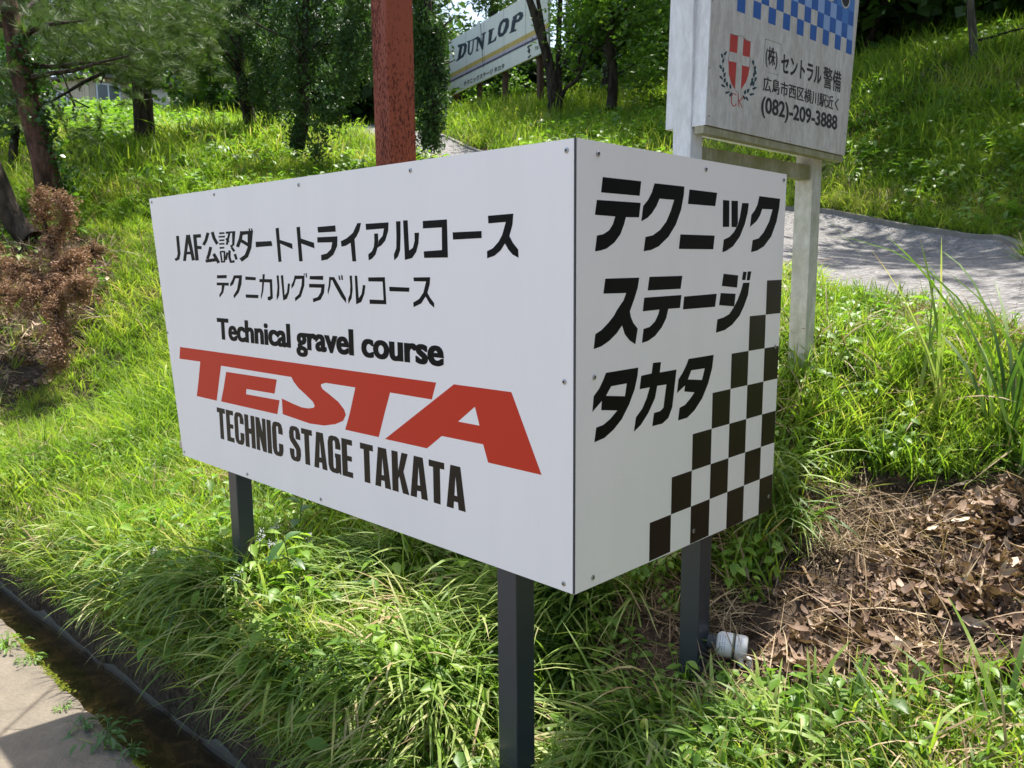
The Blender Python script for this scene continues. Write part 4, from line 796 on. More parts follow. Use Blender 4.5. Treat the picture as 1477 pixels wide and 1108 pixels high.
# right verge: mixed grass, taller to the right; bottom right wide blades
RV = [tuple(hit(u, v)[:2]) for u, v in ((1150, 520), (1230, 470), (1400, 520), (1560, 520), (1560, 650), (1300, 650), (1190, 680), (1150, 600))]
x, y = sample(42000, (1.8, 5), rg, lambda x, y, t, s, g: inside(RV, x, y) & (g.uniform(size=len(x)) < .35))
put('verge_grass', T_mid, x, y, rg, lambda x, y, g: g.uniform(.35, .9, len(x)) * np.clip(rdist(x, y) / .9, .28, 1), 'mixed green grass on the verge beside the gravel drive', 'grass', .35)
BR = [tuple(hit(u, v)[:2]) for u, v in ((900, 1010), (1000, 1030), (1080, 1040), (1180, 1055), (1300, 1045), (1400, 1015), (1560, 990), (1560, 1250), (820, 1250), (830, 1000))]
x, y = sample(34000, (.9, 2.6), rg, lambda x, y, t, s, g: inside(BR, x, y) & ~bottle_spot(x, y) & (g.uniform(size=len(x)) < .26) & (vnoise(x, y, 6, 19) + g.uniform(-.2, .2, len(x)) > .40) & (g.uniform(size=len(x)) > bare(x, y) * .9))
put('front_grass', T_wide + T_wide + T_short[:3] + T_weed[:1], x, y, rg, (.4, .95), 'wide bladed green grass in the near right corner', 'grass', .3)
# leaf litter and straw on the bare soil
x, y = sample(60000, (1.3, 4), rg, lambda x, y, t, s, g: inside(LITTERY, x, y) & ~bottle_spot(x, y) & (vnoise(x, y, 6, 3) + g.uniform(-.2, .2, len(x)) > .44))
put('leaf_litter', T_litter, x, y, rg, (.4, 1.1), 'brown dead leaves lying on the bare soil patch', 'leaf litter', .35, zj=.02)
x, y = sample(30000, (1.3, 4), rg, lambda x, y, t, s, g: indirt(x, y) & ~bottle_spot(x, y) & (vnoise(x, y, 6, 33) + g.uniform(-.25, .25, len(x)) > .38))
put('crumbled_litter', T_litter, x, y, rg, (.14, .42), 'crumbled leaf fragments on the bare soil', 'leaf litter', .5, zj=.004)
x, y = sample(34000, (1.3, 4.2), rg, lambda x, y, t, s, g: (indirt(x, y) & (vnoise(x, y, 4, 8) + g.uniform(-.2, .2, len(x)) > .68)) | (g.uniform(size=len(x)) < .035 + .3 * bare(x, y)) & ~bottle_spot(x, y))
put('dry_straw', T_straw, x, y, rg, (.4, 1.15), 'dry straw and dead stems scattered on the soil and grass', 'straw', .3, zj=.02)
x, y = sample(16000, (4, 9), rg, lambda x, y, t, s, g: inside(BRANCHY, x, y))
put('dry_needles', T_litter + T_straw, x, y, rg, (.6, 1.2), 'brown dry needles under the dead branch', 'leaf litter', .4)

x, y = sample(5000, (1.2, 5), rg, lambda x, y, t, s, g: ~(indirt(x, y) & (g.uniform(size=len(x)) < .8)) & (vnoise(x, y, 3, 25) + g.uniform(-.2, .2, len(x)) > .55))
put('dead_grass_blades', T_dead, x, y, rg, (.4, 1.0), 'bleached dead blades mixed through the near grass', 'dry grass', .35, zj=.04)
x, y = sample(4000, (5, 14), rg, lambda x, y, t, s, g: (vnoise(x, y, .8, 27) + g.uniform(-.2, .2, len(x)) > .5))
put('dead_slope_blades', T_dead, x, y, rg, (.7, 1.5), 'dry yellow blades mixed through the slope grass', 'dry grass', .4, zj=.05)

x, y = sample(90000, (1.4, 5.5), rg, lambda x, y, t, s, g: (t < t_far(s) + .12) & (t > t_far(s) + .035) & (s > -4.6) & (s < -.6) & (g.uniform(size=len(x)) < .8))
put('hanging_roots', T_dead + T_straw[:2] + T_flop[:2], x, y, rg, (.18, .48), 'dead strands and thin blades hanging down the ditch wall', 'dry grass', .3, (math.atan2(-ND[1], -ND[0]), .5))
x, y = sample(2000, (1.4, 3.8), rg, lambda x, y, t, s, g: (t < 1.9) & (s < -.9) & ~bare(x, y) & (vnoise(x, y, 3, 41) > .42))
put('bank_weeds', T_broad + T_weed[:2], x, y, rg, (.45, .9), 'leafy weeds rising through the long bank grass', 'weeds', .3)
# ------------------------------------------------------------------ trees
def leafcloud(rg, cen, rad, n, size, aspect=.5, up=0.0, shell=.5, droop=0.0, tintby=.5, pts=None):
    """many small diamond leaves spread through clumps"""
    cen = np.asarray(cen, float); rad = np.asarray(rad, float)
    if rad.ndim == 1: rad = np.repeat(rad[:, None], 3, 1)
    k = len(cen); tot = n * k
    d = rg.normal(size=(tot, 3)); d /= np.linalg.norm(d, axis=1)[:, None]
    r = rg.uniform(shell ** 3, 1, tot) ** (1 / 3) * (1 + .18 * rg.normal(size=tot))
    ci = np.repeat(np.arange(k), n); P = cen[ci] + d * r[:, None] * rad[ci]
    ax = rg.normal(size=(tot, 3)); ax[:, 2] = ax[:, 2] * .6 + up - droop; ax += d * .5
    ax /= np.linalg.norm(ax, axis=1)[:, None]
    nn = rg.normal(size=(tot, 3)) * .7; nn[:, 2] += .9
    sd = np.cross(ax, nn); sd /= np.linalg.norm(sd, axis=1)[:, None] + 1e-9
    s = size * rg.uniform(.55, 1.3, tot)[:, None]
    V = np.stack([P - ax * s * .5, P + sd * s * aspect * .5 - ax * s * .05, P + ax * s * .5, P - sd * s * aspect * .5 - ax * s * .05], 1).reshape(-1, 3)
    F = np.arange(4 * tot).reshape(-1, 4)
    tc = rg.uniform(0, 1, k)[ci] * tintby + rg.uniform(0, 1, tot) * (1 - tintby)
    return V, F, np.repeat(tc, 4)
def needles(rg, cen, n, L, w, up=.5):
    """tufts of long needles radiating from twig ends"""
    cen = np.asarray(cen, float); k = len(cen); tot = n * k; ci = np.repeat(np.arange(k), n)
    td = rg.normal(size=(k, 3)); td[:, 2] = np.abs(td[:, 2]) * .5 + up; td /= np.linalg.norm(td, axis=1)[:, None]
    d = rg.normal(size=(tot, 3)) * .55 + td[ci]; d /= np.linalg.norm(d, axis=1)[:, None]
    sd = np.cross(d, rg.normal(size=(tot, 3))); sd /= np.linalg.norm(sd, axis=1)[:, None]
    base = cen[ci] + td[ci] * rg.uniform(-.06, .06, tot)[:, None]; l = L * rg.uniform(.7, 1.2, tot)[:, None]
    V = np.stack([base - sd * w / 2, base + sd * w / 2, base + d * l], 1).reshape(-1, 3)
    return V, np.arange(3 * tot).reshape(-1, 3), np.repeat(rg.uniform(0, 1, k)[ci] * .6 + rg.uniform(0, 1, tot) * .4, 3)
def foliage(name, parts, k, mat, parent):
    V = np.concatenate([p[0] for p in parts]); off = np.cumsum([0] + [len(p[0]) for p in parts[:-1]])
    F = np.concatenate([p[1] + o for p, o in zip(parts, off)]); Tn = np.concatenate([p[2] for p in parts])
    return link(name, npmesh(name, V, F, k, False, Tn), mat, parent)
def path3(pts, y, n=5):
    """pts: (u, v, dy) trunk line seen at distance y -> smooth 3-D line"""
    return cr_spline([at(u, v, y + dy) for u, v, dy in pts], n)
def branches(rg, axis_pts, n, length, r0, z0f=.35, up=.25, wob=.25):
    B = []; m = len(axis_pts)
    for _ in range(n):
        i = int(m * rg.uniform(z0f, 1) - 1); p = np.array(axis_pts[max(0, i)]); a = rg.uniform(0, 6.28); L = length * rg.uniform(.5, 1.1)
        d = np.array([math.cos(a), math.sin(a), up + rg.normal(0, .2)]); d /= np.linalg.norm(d); P = [p]
        for j in range(4): d = d + rg.normal(size=3) * wob * .5; d /= np.linalg.norm(d); P.append(P[-1] + d * L / 4)
        B.append(P)
    return B
def clear_hut(cen, rg, keep=.08):
    """thin the foliage hanging between the hut's wall and the slope path, so that the hut shows under the boughs"""
    out = []
    a0, a1 = at(66, 120, 30), at(268, 120, 30); h0, h1 = at(66, 160, 30)[2], at(66, 101, 30)[2]
    for c in cen:
        f = 30 / c[1]; x = c[0] * f; z = EYE[2] + (c[2] - EYE[2]) * f
        if a0[0] < x < a1[0] and h0 < z < h1 and not (at(160, 0, 30)[0] < x < at(215, 0, 30)[0]) and rg.uniform() > keep: continue
        out.append(c)
    return out
def tree(name, label, axis_pts, rads, bark, crown_parts, k, leafm, brs=(), br=.02, group=None, rough=.06, nsides=12, seed=1):
    base = axis_pts[0]
    t = empty(name, tuple(base), label, 'tree', group)
    MB().tube(axis_pts, np.interp(np.linspace(0, 1, len(axis_pts)), np.linspace(0, 1, len(rads)), rads), nsides, rough=rough, seed=seed).build('trunk', bark, t, True)
    for P in brs:
        MB().tube(P, np.linspace(br, br * .25, len(P)), 6, rough=.1, seed=seed).build('branch', M['darkbark'], t, True)
    if crown_parts: foliage('crown', crown_parts, k, leafm, t)
    return t
rg = np.random.default_rng(33)
# -- leaning red pine at the left
A = path3([(78, 305, .1), (66, 245, 0), (52, 190, 0), (38, 135, 0), (27, 85, 0), (21, 50, 0), (14, 15, 0), (6, -60, 0), (-2, -200, 0)], 8.4)
top = A[-1]
brs = branches(rg, A, 9, 1.7, .03, .45, .1)
brs.append([at(24, 60, 8.4), at(60, 36, 8.2), at(95, 33, 8.1), at(125, 30, 8.0)])
cen = []
for P in brs: cen += [np.array(P[2]) + rg.normal(0, .35, 3) * (1, 1, .5) for _ in range(14)] + [np.array(P[-1]) + rg.normal(0, .4, 3) * (1, 1, .5) for _ in range(18)]
for u, v, yy, sx, sy, n in ((140, 20, 8.2, 55, 18, 60), (60, 60, 8.8, 45, 25, 20), (180, 60, 8.6, 50, 28, 60), (250, 20, 8.8, 50, 20, 60), (110, 60, 9.3, 45, 18, 30), (112, 200, 9.3, 24, 26, 34), (-5, 120, 9, 25, 60, 40)):
    for _ in range(n): cen.append(at(u + rg.normal(0, sx), v + rg.normal(0, sy), yy + rg.normal(0, .5)))
cen = clear_hut(cen, rg)
t1 = tree('pine_tree', 'leaning pine with reddish trunk and ivy at the far left', A, [.135, .12, .115, .11, .10, .09, .08, .06, .03], M['pinebark'], [needles(rg, cen, 90, .12, .0034, .1)], 3, M['pine'], brs, .03)
ivc = [np.array(A[i]) + rg.normal(0, .05, 3) + (.10, -.02, 0) for i in range(2, 26) for _ in range(2)]
foliage('ivy', [leafcloud(rg, ivc, np.full(len(ivc), .09), 22, .05, .8)], 4, M['ivy'], t1)
# -- darker pine by the hut
A = path3([(214, 232, 0), (208, 180, 0), (204, 120, 0), (200, 60, 0), (202, 0, 0), (204, -120, 0), (206, -220, 0)], 11)
brs = branches(rg, A, 11, 2.2, .03, .45, .0); cen = []
for P in brs: cen += [np.array(P[j]) + rg.normal(0, .35, 3) * (1, 1, .45) for j in (1, 2, 3, 4) for _ in range(9)]
for u, v, sx, sy, n in ((200, 60, 28, 32, 90), (245, 60, 36, 26, 90), (255, 95, 18, 22, 40), (160, 40, 25, 22, 50), (180, 105, 22, 12, 40), (225, 110, 14, 12, 26), (290, 30, 25, 30, 60), (150, 15, 30, 20, 40), (230, 20, 50, 22, 70)):
    for _ in range(n): cen.append(at(u + rg.normal(0, sx), v + rg.normal(0, sy), 10.6 + rg.normal(0, .7)))
cen = clear_hut(cen, rg, .15)
tree('pine_tree', 'upright pine with dark furrowed trunk in front of the cream hut', A, [.15, .125, .12, .11, .10, .06, .03], M['darkbark'], [needles(rg, cen, 90, .14, .0045, -.1)], 3, M['pine'], brs, .035, seed=2)
# -- thin trunk and a curved dark trunk at the very edge
A = path3([(20, 262, 0), (19, 220, 0), (22, 180, 0), (14, 120, 0), (18, 40, 0), (10, -60, 0)], 10.5)
cen = [at(rg.uniform(-40, 60), rg.uniform(60, 185), 10.8 + rg.normal(0, .5)) for _ in range(60)]
tree('slim_tree', 'slim dark tree wrapped in leaves left of the leaning pine', A, [.06, .05, .045, .04, .03], M['darkbark'], [leafcloud(rg, cen, np.full(60, .28), 45, .085, .55)], 4, M['ivy'], seed=3)
A = path3([(45, 345, 0), (25, 325, 0), (8, 295, 0), (-8, 255, 0), (-30, 200, 0), (-70, 100, 0), (-110, -60, 0)], 7.6)
cen = [at(-110 + rg.normal(0, 60), -60 + rg.normal(0, 60), 7.6 + rg.normal(0, .8)) for _ in range(90)]
tree('pine_tree', 'dark curved pine trunk entering at the left edge beside the dead branch', A, [.11, .10, .10, .09, .08, .05], M['darkbark'], [needles(rg, cen, 50, .14, .006, .1)], 3, M['pine'], seed=4)
# -- junipers: flame shaped plumes of scale foliage
def juniper(label, base, A, plumes, y, size=.055, n=95, seed=5, nb=12, bl=.9, rads=(.09, .07, .05, .03)):
    cen = []; rad = []
    for u0, v0, u1, v1, w, yy in plumes:
        a = at(u0, v0, yy); b = at(u1, v1, yy); m_ = max(4, int(np.linalg.norm(b - a) / .17))
        for i in range(m_):
            f = i / (m_ - 1); ww = w * yy / FPX * math.sin(math.pi * (.15 + .8 * f)) 
            for _ in range(4):
                q = rg.uniform(0, 6.28); cen.append(a * (1 - f) + b * f + np.array([math.cos(q), math.sin(q), 0]) * ww * rg.uniform(.3, 1)); r_ = rg.uniform(.06, .17)
                rad.append((r_, r_, r_ * 1.5))
    return tree('juniper_tree', label, A, rads, M['darkbark'], [leafcloud(rg, cen, rad, n, size, .38, up=.9, shell=.45, tintby=.8)], 4, M['juniper'], branches(rg, A, nb, bl, .02, .15, .8), .02, seed=seed)
juniper('tall dark juniper to the right of the hut, leaning over the grass', None, path3([(362, 178, 0), (350, 120, 0), (345, 60, 0), (350, -40, 0), (350, -160, 0)], 11.8),
        [(355, 130, 330, -60, 30, 11.8), (395, 185, 380, -60, 34, 11.6), (330, 95, 345, -120, 26, 12.2), (372, 150, 362, -30, 30, 11.5), (320, 60, 322, -120, 22, 12), (402, 120, 408, -60, 24, 11.6)], 11.8)
juniper('bushy twisted juniper behind the upper edge of the white sign', None, path3([(428, 212, 0), (440, 150, .1), (436, 90, 0), (440, 20, 0), (450, -80, 0)], 9.8),
        [(425, 200, 428, 20, 20, 9.7), (460, 215, 470, 110, 24, 9.5), (448, 100, 440, -60, 30, 9.9), (505, 130, 515, -20, 24, 10), (485, 170, 500, 60, 18, 9.8), (400, 150, 405, 0, 24, 10), (480, 60, 478, -90, 28, 10.2), (530, 100, 525, -60, 20, 10.2)], 9.8, seed=6)
juniper('green juniper just right of the rusty red post', None, path3([(622, 205, 0), (625, 130, 0), (620, 60, 0), (615, -40, 0)], 9.6),
        [(610, 205, 605, 0, 20, 9.6), (626, 205, 624, 40, 16, 9.5), (634, 150, 630, 45, 12, 9.6), (606, 60, 600, -80, 26, 9.9), (622, 100, 618, 10, 20, 9.8), (595, 120, 590, -40, 20, 10)], 9.6, seed=7, nb=6, bl=.35)
# -- multi-stemmed tree in front of the billboard
base = at(800, 168, 15.6); t = empty('broadleaf_tree', tuple(base), 'dark forked tree standing in front of the right end of the billboard', 'tree')
MB().tube(path3([(799, 170, 0), (798, 145, 0), (795, 110, 0), (786, 70, 0), (774, 30, 0), (760, -10, 0), (740, -60, 0)], 15.6), [.13, .10, .10, .09, .08, .06, .03], 10, rough=.08).build('trunk', M['darkbark'], t, True)
for pts, r in (([(800, 150, 0), (790, 90, 0), (783, 40, -.1), (770, -30, -.2)], .065), ([(805, 155, 0), (806, 100, .1), (806, 50, .1), (810, -40, .1)], .075), ([(806, 158, 0), (815, 130, -.1), (834, 112, -.2), (835, 85, -.2), (848, 60, -.3), (880, 30, -.4), (905, 12, -.5)], .04), ([(834, 112, -.2), (850, 80, -.3), (885, 55, -.5)], .022), ([(812, 95, 0), (830, 60, 0), (870, 40, 0)], .03)):
    P = path3(pts, 15.6, 4); MB().tube(P, np.linspace(r, r * .5, len(P)), 8, rough=.08).build('limb', M['darkbark'], t, True)
cen = [at(790 + rg.normal(0, 45), -110 + rg.normal(0, 35), 15.6 + rg.normal(0, 1)) for _ in range(60)] + [at(830 + rg.uniform(-15, 60), rg.uniform(-10, 12), 15.4 + rg.normal(0, .5)) for _ in range(12)] + [at(835 + rg.normal(0, 20), 60 + rg.normal(0, 26), 15.2 + rg.normal(0, .3)) for _ in range(14)]
foliage('crown', [leafcloud(rg, cen, np.full(len(cen), .42), 55, .10, .5)], 4, M['broad'], t)
# -- slim broadleaf trees right of it
def broad(label, trunk, y, r, clumps, size=.13, n=60, cr_=.5, bark='darkbark', seed=9, name='broadleaf_tree', mat='broad', nb=6):
    A = path3(trunk, y); cen = []
    for u, v, sx, sy, k_ in clumps:
        for _ in range(k_): cen.append(at(u + rg.normal(0, sx), v + rg.normal(0, sy), y + rg.normal(0, y * .05)))
    return tree(name, label, A, [r, r * .85, r * .75, r * .6], M[bark], [leafcloud(rg, cen, np.full(len(cen), cr_), n, size, .5)], 4, M[mat], branches(rg, A, nb, 1.3, .02, .3, .35), .02, seed=seed)
broad('slender dark tree with leafy branches between the billboard and the white board', [(882, 158, 0), (884, 110, 0), (880, 60, 0), (880, 10, 0), (876, -60, 0)], 15, .10, [(910, 20, 40, 26, 40), (880, -40, 50, 30, 50), (945, 50, 22, 26, 26), (850, 5, 20, 12, 10), (935, 95, 18, 12, 10)], .12, 60, .36, seed=11)
broad('small pale barked tree on the crest of the right bank', [(1405, 100, 0), (1404, 60, 0), (1400, 10, 0), (1398, -60, 0), (1395, -180, 0)], 11.2, .058, [(1390, -160, 90, 50, 90)], .12, 60, .42, 'greybark', seed=12)
broad('leaning tree with thin trunk behind the white board', [(1240, 90, 0), (1262, 40, 0), (1275, 0, 0), (1290, -80, 0)], 14.5, .06, [(1290, -90, 80, 40, 70)], .14, 60, .5, seed=13)
# trees whose crowns close the top and shade the right bank and the drive
for i, (x, y, h, rr, lab) in enumerate(((7.9, 8.6, 5.4, 2.2, 'broadleaf tree shading the drive from the top of the right bank'), (8.0, 12.5, 6.4, 2.7, 'dense tree at the right behind the bank crest'), (4.5, 14.6, 5.6, 2.3, 'dense tree behind the white board sign'), (11.0, 11.0, 6.8, 2.8, 'spreading tree beyond the right end of the bank'), (6.4, 17.0, 7.5, 3.0, 'tall tree deep in the right-hand wood'), (2.2, 19.5, 6.4, 2.4, 'tree at the left end of the dark wood'))):
    g0 = on_ground(x, y); lx = -2.3 if i == 0 else -3.8 if i == 6 else 0; A = cr_spline([g0 - (0, 0, .2), g0 + (.1 + lx * .1, 0, h * .35), g0 + (-.1 + lx * .6, .1, h * .7), g0 + (lx, 0, h)], 4)
    cen = []; nC = int(34 * rr)
    for _ in range(nC):
        d = rg.normal(size=3); d /= np.linalg.norm(d); cen.append(A[-1] + d * rr * rg.uniform(.35, 1.0) * (1, 1, .62) + (0, 0, -.2))
    tree('broadleaf_tree', lab, A, [.16, .13, .11, .07], M['darkbark'], [leafcloud(rg, cen, np.full(nC, .62), 75, .19, .55)], 4, M['forest'], branches(rg, A, 6, rr * .8, .04, .5, .3), .04, seed=20 + i)
# far conifer and trees against the sky
def conifer(label, u, vtop, vbase, y, seed):
    A = [at(u, vbase + (vtop - vbase) * f, y) for f in np.linspace(0, 1, 8)]; H = A[-1][2] - A[0][2]; cen = []; rad = []
    for i in range(110):
        f = rg.uniform(.1, 1) ; rr = (1 - f) * H * .26 + .2; a = rg.uniform(0, 6.28); q = rg.uniform(.2, 1)
        cen.append(A[0] + (A[-1] - A[0]) * f + np.array([math.cos(a) * rr * q, math.sin(a) * rr * q, -.35 * rr * q])); rad.append((.5, .5, .22))
    return tree('conifer_tree', label, A, [.2, .12, .04], M['darkbark'], [leafcloud(rg, cen, rad, 60, .22, .3, droop=.3)], 4, M['forest'], seed=seed)
conifer('dark conifer rising behind the top edge of the billboard', 712, -150, 175, 29, 41)
conifer('second conifer further right behind the billboard', 765, -190, 170, 33, 42)
pe = at(817, 150, 24); tag(MB().tube([at(818, 160, 24), at(819, 60, 24), at(820, -160, 24)], [.085, .075, .06], 14).build('utility_pole', M['pole'], None, True), 'plain grey utility pole behind the forked tree', 'pole')
# woods: a closed mass of leaves behind everything
cen = []; rad = []
def wood(u0, u1, v0, v1, y0, y1, n, r):
    for _ in range(n):
        y = rg.uniform(y0, y1); cen.append(at(rg.uniform(u0, u1), rg.uniform(v0, v1), y)); q = r * rg.uniform(.6, 1.3); rad.append((q, q, q * .75))
wood(-300, 640, -160, 150, 34, 46, 620, 1.7); wood(-300, 5, 0, 200, 15, 22, 130, .8)
wood(270, 600, 40, 175, 17, 26, 170, .85)
wood(660, 1010, 90, 165, 23, 30, 260, .75); wood(860, 1010, -60, 100, 22, 28, 140, 1.0)
wood(730, 1800, 105, 165, 30, 42, 200, 1.3)
for _ in range(420):      # unseen wood added round the right to keep sky off the side panel
    a = rg.uniform(R(48), R(150)); r = rg.uniform(9, 14); cen.append(np.array([r * math.sin(a), r * math.cos(a), rg.uniform(1.5, 9.5)])); q = rg.uniform(.8, 1.4); rad.append((q, q, q * .8))
wood(990, 1800, -260, 130, 21, 30, 620, 1.4)
wood(1180, 1800, -120, 110, 14.5, 19, 420, .9); wood(640, 720, 60, 150, 33, 40, 40, 1.0)
tag(link('woods', npmesh('woods', *(lambda q: (q[0], q[1]))(leafcloud(rg, cen, rad, 90, .36, .6, shell=.3)), 4, False, None), M['forest']), 'mass of green woodland closing the view behind the slope', 'woodland', kind='stuff')
# bright bushes on the mound behind the trees
for i, (u, v, y, r, lab) in enumerate(((730, 140, 22.5, .75, 'round green bush between the billboard posts'), (905, 130, 18.5, .7, 'sunlit yellow-green bush left of the white board'), (855, 125, 21, .8, 'leafy bush behind the forked tree'), (945, 105, 19, .9, 'tall leafy bush close to the white board post'), (300, 135, 17, .6, 'dark bush at the right end of the hut'), (100, 110, 13.5, .6, 'sparse yellow-green sapling in front of the hut'))):
    c = at(u, v, y); g0 = on_ground(c[0], c[1]); nC = 26
    nC = 26 if i < 5 else 7; cc = [c + rg.normal(0, .45, 3) * r * (1.5, 1, .9) for _ in range(nC)]
    b = empty('bush', tuple(g0), lab, 'bush')
    st = MB()
    for _ in range(4): st.tube([g0 + rg.normal(0, .1, 3) * (1, 1, 0), g0 + rg.normal(0, .15, 3) * (1, 1, 0) + (0, 0, .4), c + rg.normal(0, .3, 3)], [.03, .02, .01], 5)
    st.build('stems', M['darkbark'], b)
    foliage('crown', [leafcloud(rg, cc, np.full(nC, .3 * r), 60 if i < 5 else 22, .11, .6)], 4, M['broad'], b)
# distant hill so that the sky is not met by bare ground
# ------------------------------------------------------------------ the hut
hy = 30.0
def hp(u, v, y=hy): return at(u, v, y)
K0 = hp(129, 159); K0[2] = 5.6; zt = hp(129, 113)[2]
hut = empty('prefab_hut', tuple(K0), 'cream prefabricated hut with ribbed walls and dark window among the pines', 'hut')
dr = np.array([.80, .60, 0]); dl = np.array([-.90, .44, 0])
h = zt - K0[2]
def ribbed(o, d, L, z0, hh, name, mat, out, cols=None):
    V = []; F = []; n = int(L / .12)
    for i in range(n + 1):
        for j, (f, q) in enumerate(((0, 0), (.45, 0), (.55, .02), (.95, .02))):
            p = o + d * (i + f) * .12 + out * q
            if (i + f) * .12 > L: continue
            V += [(p[0], p[1], z0), (p[0], p[1], z0 + hh)]
    F = [(2 * i, 2 * i + 2, 2 * i + 3, 2 * i + 1) for i in range(len(V) // 2 - 1)]
    return link(name, pydata(name, V, F), mat, hut)
M['cream'] = simple('cream_painted_sheet', (.58, .52, .38), .6, var=.12, vs=3); M['creamlt'] = simple('pale_painted_sheet', (.66, .64, .56), .6, var=.1, vs=3)
M['glass'] = simple('dark_window_glass', (.05, .07, .075), .1, spec=.8); M['alu'] = simple('pale_window_frame', (.62, .66, .68), .4, .3); M['roofdk'] = simple('dark_roof_edge', (.10, .095, .09), .7); M['browntrim'] = simple('brown_downpipe', (.30, .14, .05), .6)
outR = np.array([.60, -.80, 0]); outL = np.array([-.44, -.90, 0])
ribbed(K0, dr, 1.9, K0[2], h + .05, 'wall', M['cream'], outR); ribbed(K0, dl, 3.4, K0[2], h, 'wall', M['cream'], outL); ribbed(K0 + dr * 1.95, dr, 2.9, K0[2], h + .18, 'wall', M['creamlt'], outR)
MB().box(K0 - np.array([.06, .06, 0]), (.12, 0, 0), (0, .12, 0), (0, 0, h)).build('corner_post', M['cream'], hut)
MB().box(K0 + dr * 1.92 + outR * .01, dr * .07, outR * .07, (0, 0, h + .1)).build('downpipe', M['browntrim'], hut)
r_ = MB(); r_.box(K0 + np.array([0, 0, h + .05]) - dr * .15 + outR * .25 - dl * .1, dr * 5.2, dl * 3.8, (0, 0, .10)); r_.build('roof', M['roofdk'], hut)
def window(o, d, out, x0, x1, z0, z1, name='window'):
    a = o + d * x0 + out * .03; f = MB(); w_ = x1 - x0; hh = z1 - z0
    f.box(a + (0, 0, z0 - o[2]), d * w_, out * .05, (0, 0, .05)); f.box(a + (0, 0, z1 - o[2] - .05), d * w_, out * .05, (0, 0, .05))
    for q in (0, w_ / 2 - .025, w_ - .05): f.box(a + d * q + (0, 0, z0 - o[2] + .05), d * .05, out * .05, (0, 0, hh - .1))
    ww = f.build(name, M['alu'], hut); MB().box(a + d * .04 + (0, 0, z0 - o[2] + .04), d * (w_ - .08), out * .02, (0, 0, hh - .08)).build('pane', M['glass'], ww)
window(K0, dr, outR, .25, 1.05, hp(150, 151)[2], hp(150, 118)[2]); window(K0, dl, outL, 1.0, 2.1, hp(90, 150)[2], hp(90, 128)[2])
# ------------------------------------------------------------------ small things
rg = np.random.default_rng(77)
# dead cypress branch lying on the slope at the left
dc = hit(60, 440); db = empty('dead_branch', tuple(dc), 'brown dead cypress branch with dry sprays lying on the left slope', 'branch')
cen = []; rad = []
def arm(pts, w, n):
    P = cr_spline([at(u, v, y) for u, v, y in pts], 5)
    MB().tube(P, np.linspace(.018, .005, len(P)), 6).build('twig', M['darkbark'], db, True)
    for i, p in enumerate(P):
        for _ in range(n): cen.append(np.array(p) + rg.normal(0, w, 3)); q = rg.uniform(.026, .055); rad.append((q, q, q * 1.1))
arm([(88, 470, 5.85), (84, 400, 6.0), (72, 345, 6.1), (60, 305, 6.15), (58, 280, 6.2)], .035, 5)
arm([(76, 350, 6.1), (92, 325, 6.05), (96, 300, 6.0), (84, 286, 6.1)], .03, 4)
arm([(85, 420, 5.9), (50, 395, 5.95), (15, 385, 6.0), (-40, 395, 6.0)], .065, 7)
arm([(85, 420, 5.8), (60, 420, 5.8), (20, 425, 5.7), (-40, 425, 5.7)], .065, 7)
arm([(84, 395, 5.9), (100, 385, 5.9), (112, 378, 5.95)], .05, 7)
arm([(112, 375, 6.3), (130, 362, 6.3), (150, 366, 6.3)], .03, 3)
arm([(76, 430, 5.7), (84, 470, 5.5), (84, 505, 5.4), (78, 525, 5.35)], .035, 6)
arm([(90, 420, 5.7), (112, 425, 5.6), (122, 412, 5.6)], .05, 6)
foliage('dry_sprays', [leafcloud(rg, cen, rad, 62, .024, .34, up=.25, shell=.1, tintby=.35)], 4, M['deadcyp'], db)
# plants that stand out one by one
def tuft(name, label, pos, n, L, w, lean, bend, aim=None, mat='long', cat='grass', group=None, seed=0, seg=8):
    g = np.random.default_rng(seed); V, F, Tn = blades(g, n, L, w, lean, bend, .02, seg, aim)
    me = npmesh(name, V + np.array([0, 0, 0]), F, 4, True, Tn * .6 + .2); me.materials.append(M[mat])
    o = link(name, me); o.location = pos; return tag(o, label, cat, group)
tuft('grass_tuft', 'tall arching grass shoots in front of the gravel drive near the right edge', hit(1440, 640), 12, .95, .014, (.02, .35), (.5, 1.7), seed=1)
tuft('grass_tuft', 'upright pale grass shoots before the drive, left of the tallest tuft', hit(1345, 600), 8, .72, .012, (.02, .3), (.2, .9), seed=2)
tuft('grass_tuft', 'bright grass leaves cut by the right edge of the photo', hit(1475, 700), 9, .85, .014, (.05, .4), (.4, 1.4), seed=3)
tuft('grass_tuft', 'fine grass spikes leaning against the white post', hit(1165, 545), 8, .28, .005, (.1, .5), (.3, 1), seed=4)
tuft('grass_tuft', 'large wide blades rising at the bottom right corner', hit(1440, 1085), 5, .36, .014, (.3, .8), (.3, 1), aim=(.9, .5), seed=5)
tuft('grass_tuft', 'single wide blade with a few shoots in front of the leaf litter', hit(1235, 1075), 3, .26, .014, (.1, .4), (.5, 1.0), aim=(.3, .5), seed=6)
tuft('grass_tuft', 'pale curved blade in front of the discarded bottle', hit(1012, 1010), 2, .15, .011, (.1, .4), (.6, 1.1), aim=(.6, .3), seed=7)
tuft('grass_tuft', 'long bent blades hanging over the ditch water', hit(300, 860), 16, .52, .009, (.5, 1.0), (1.0, 1.8), aim=(math.atan2(-ND[1], -ND[0]) - .1, .35), seed=8)
tuft('grass_tuft', 'dense pale flopping tuft left of the front post', hit(600, 880), 44, .36, .0085, (.6, 1.1), (.8, 1.6), aim=(math.atan2(-ND[1], -ND[0]) + .1, .5), seed=9)
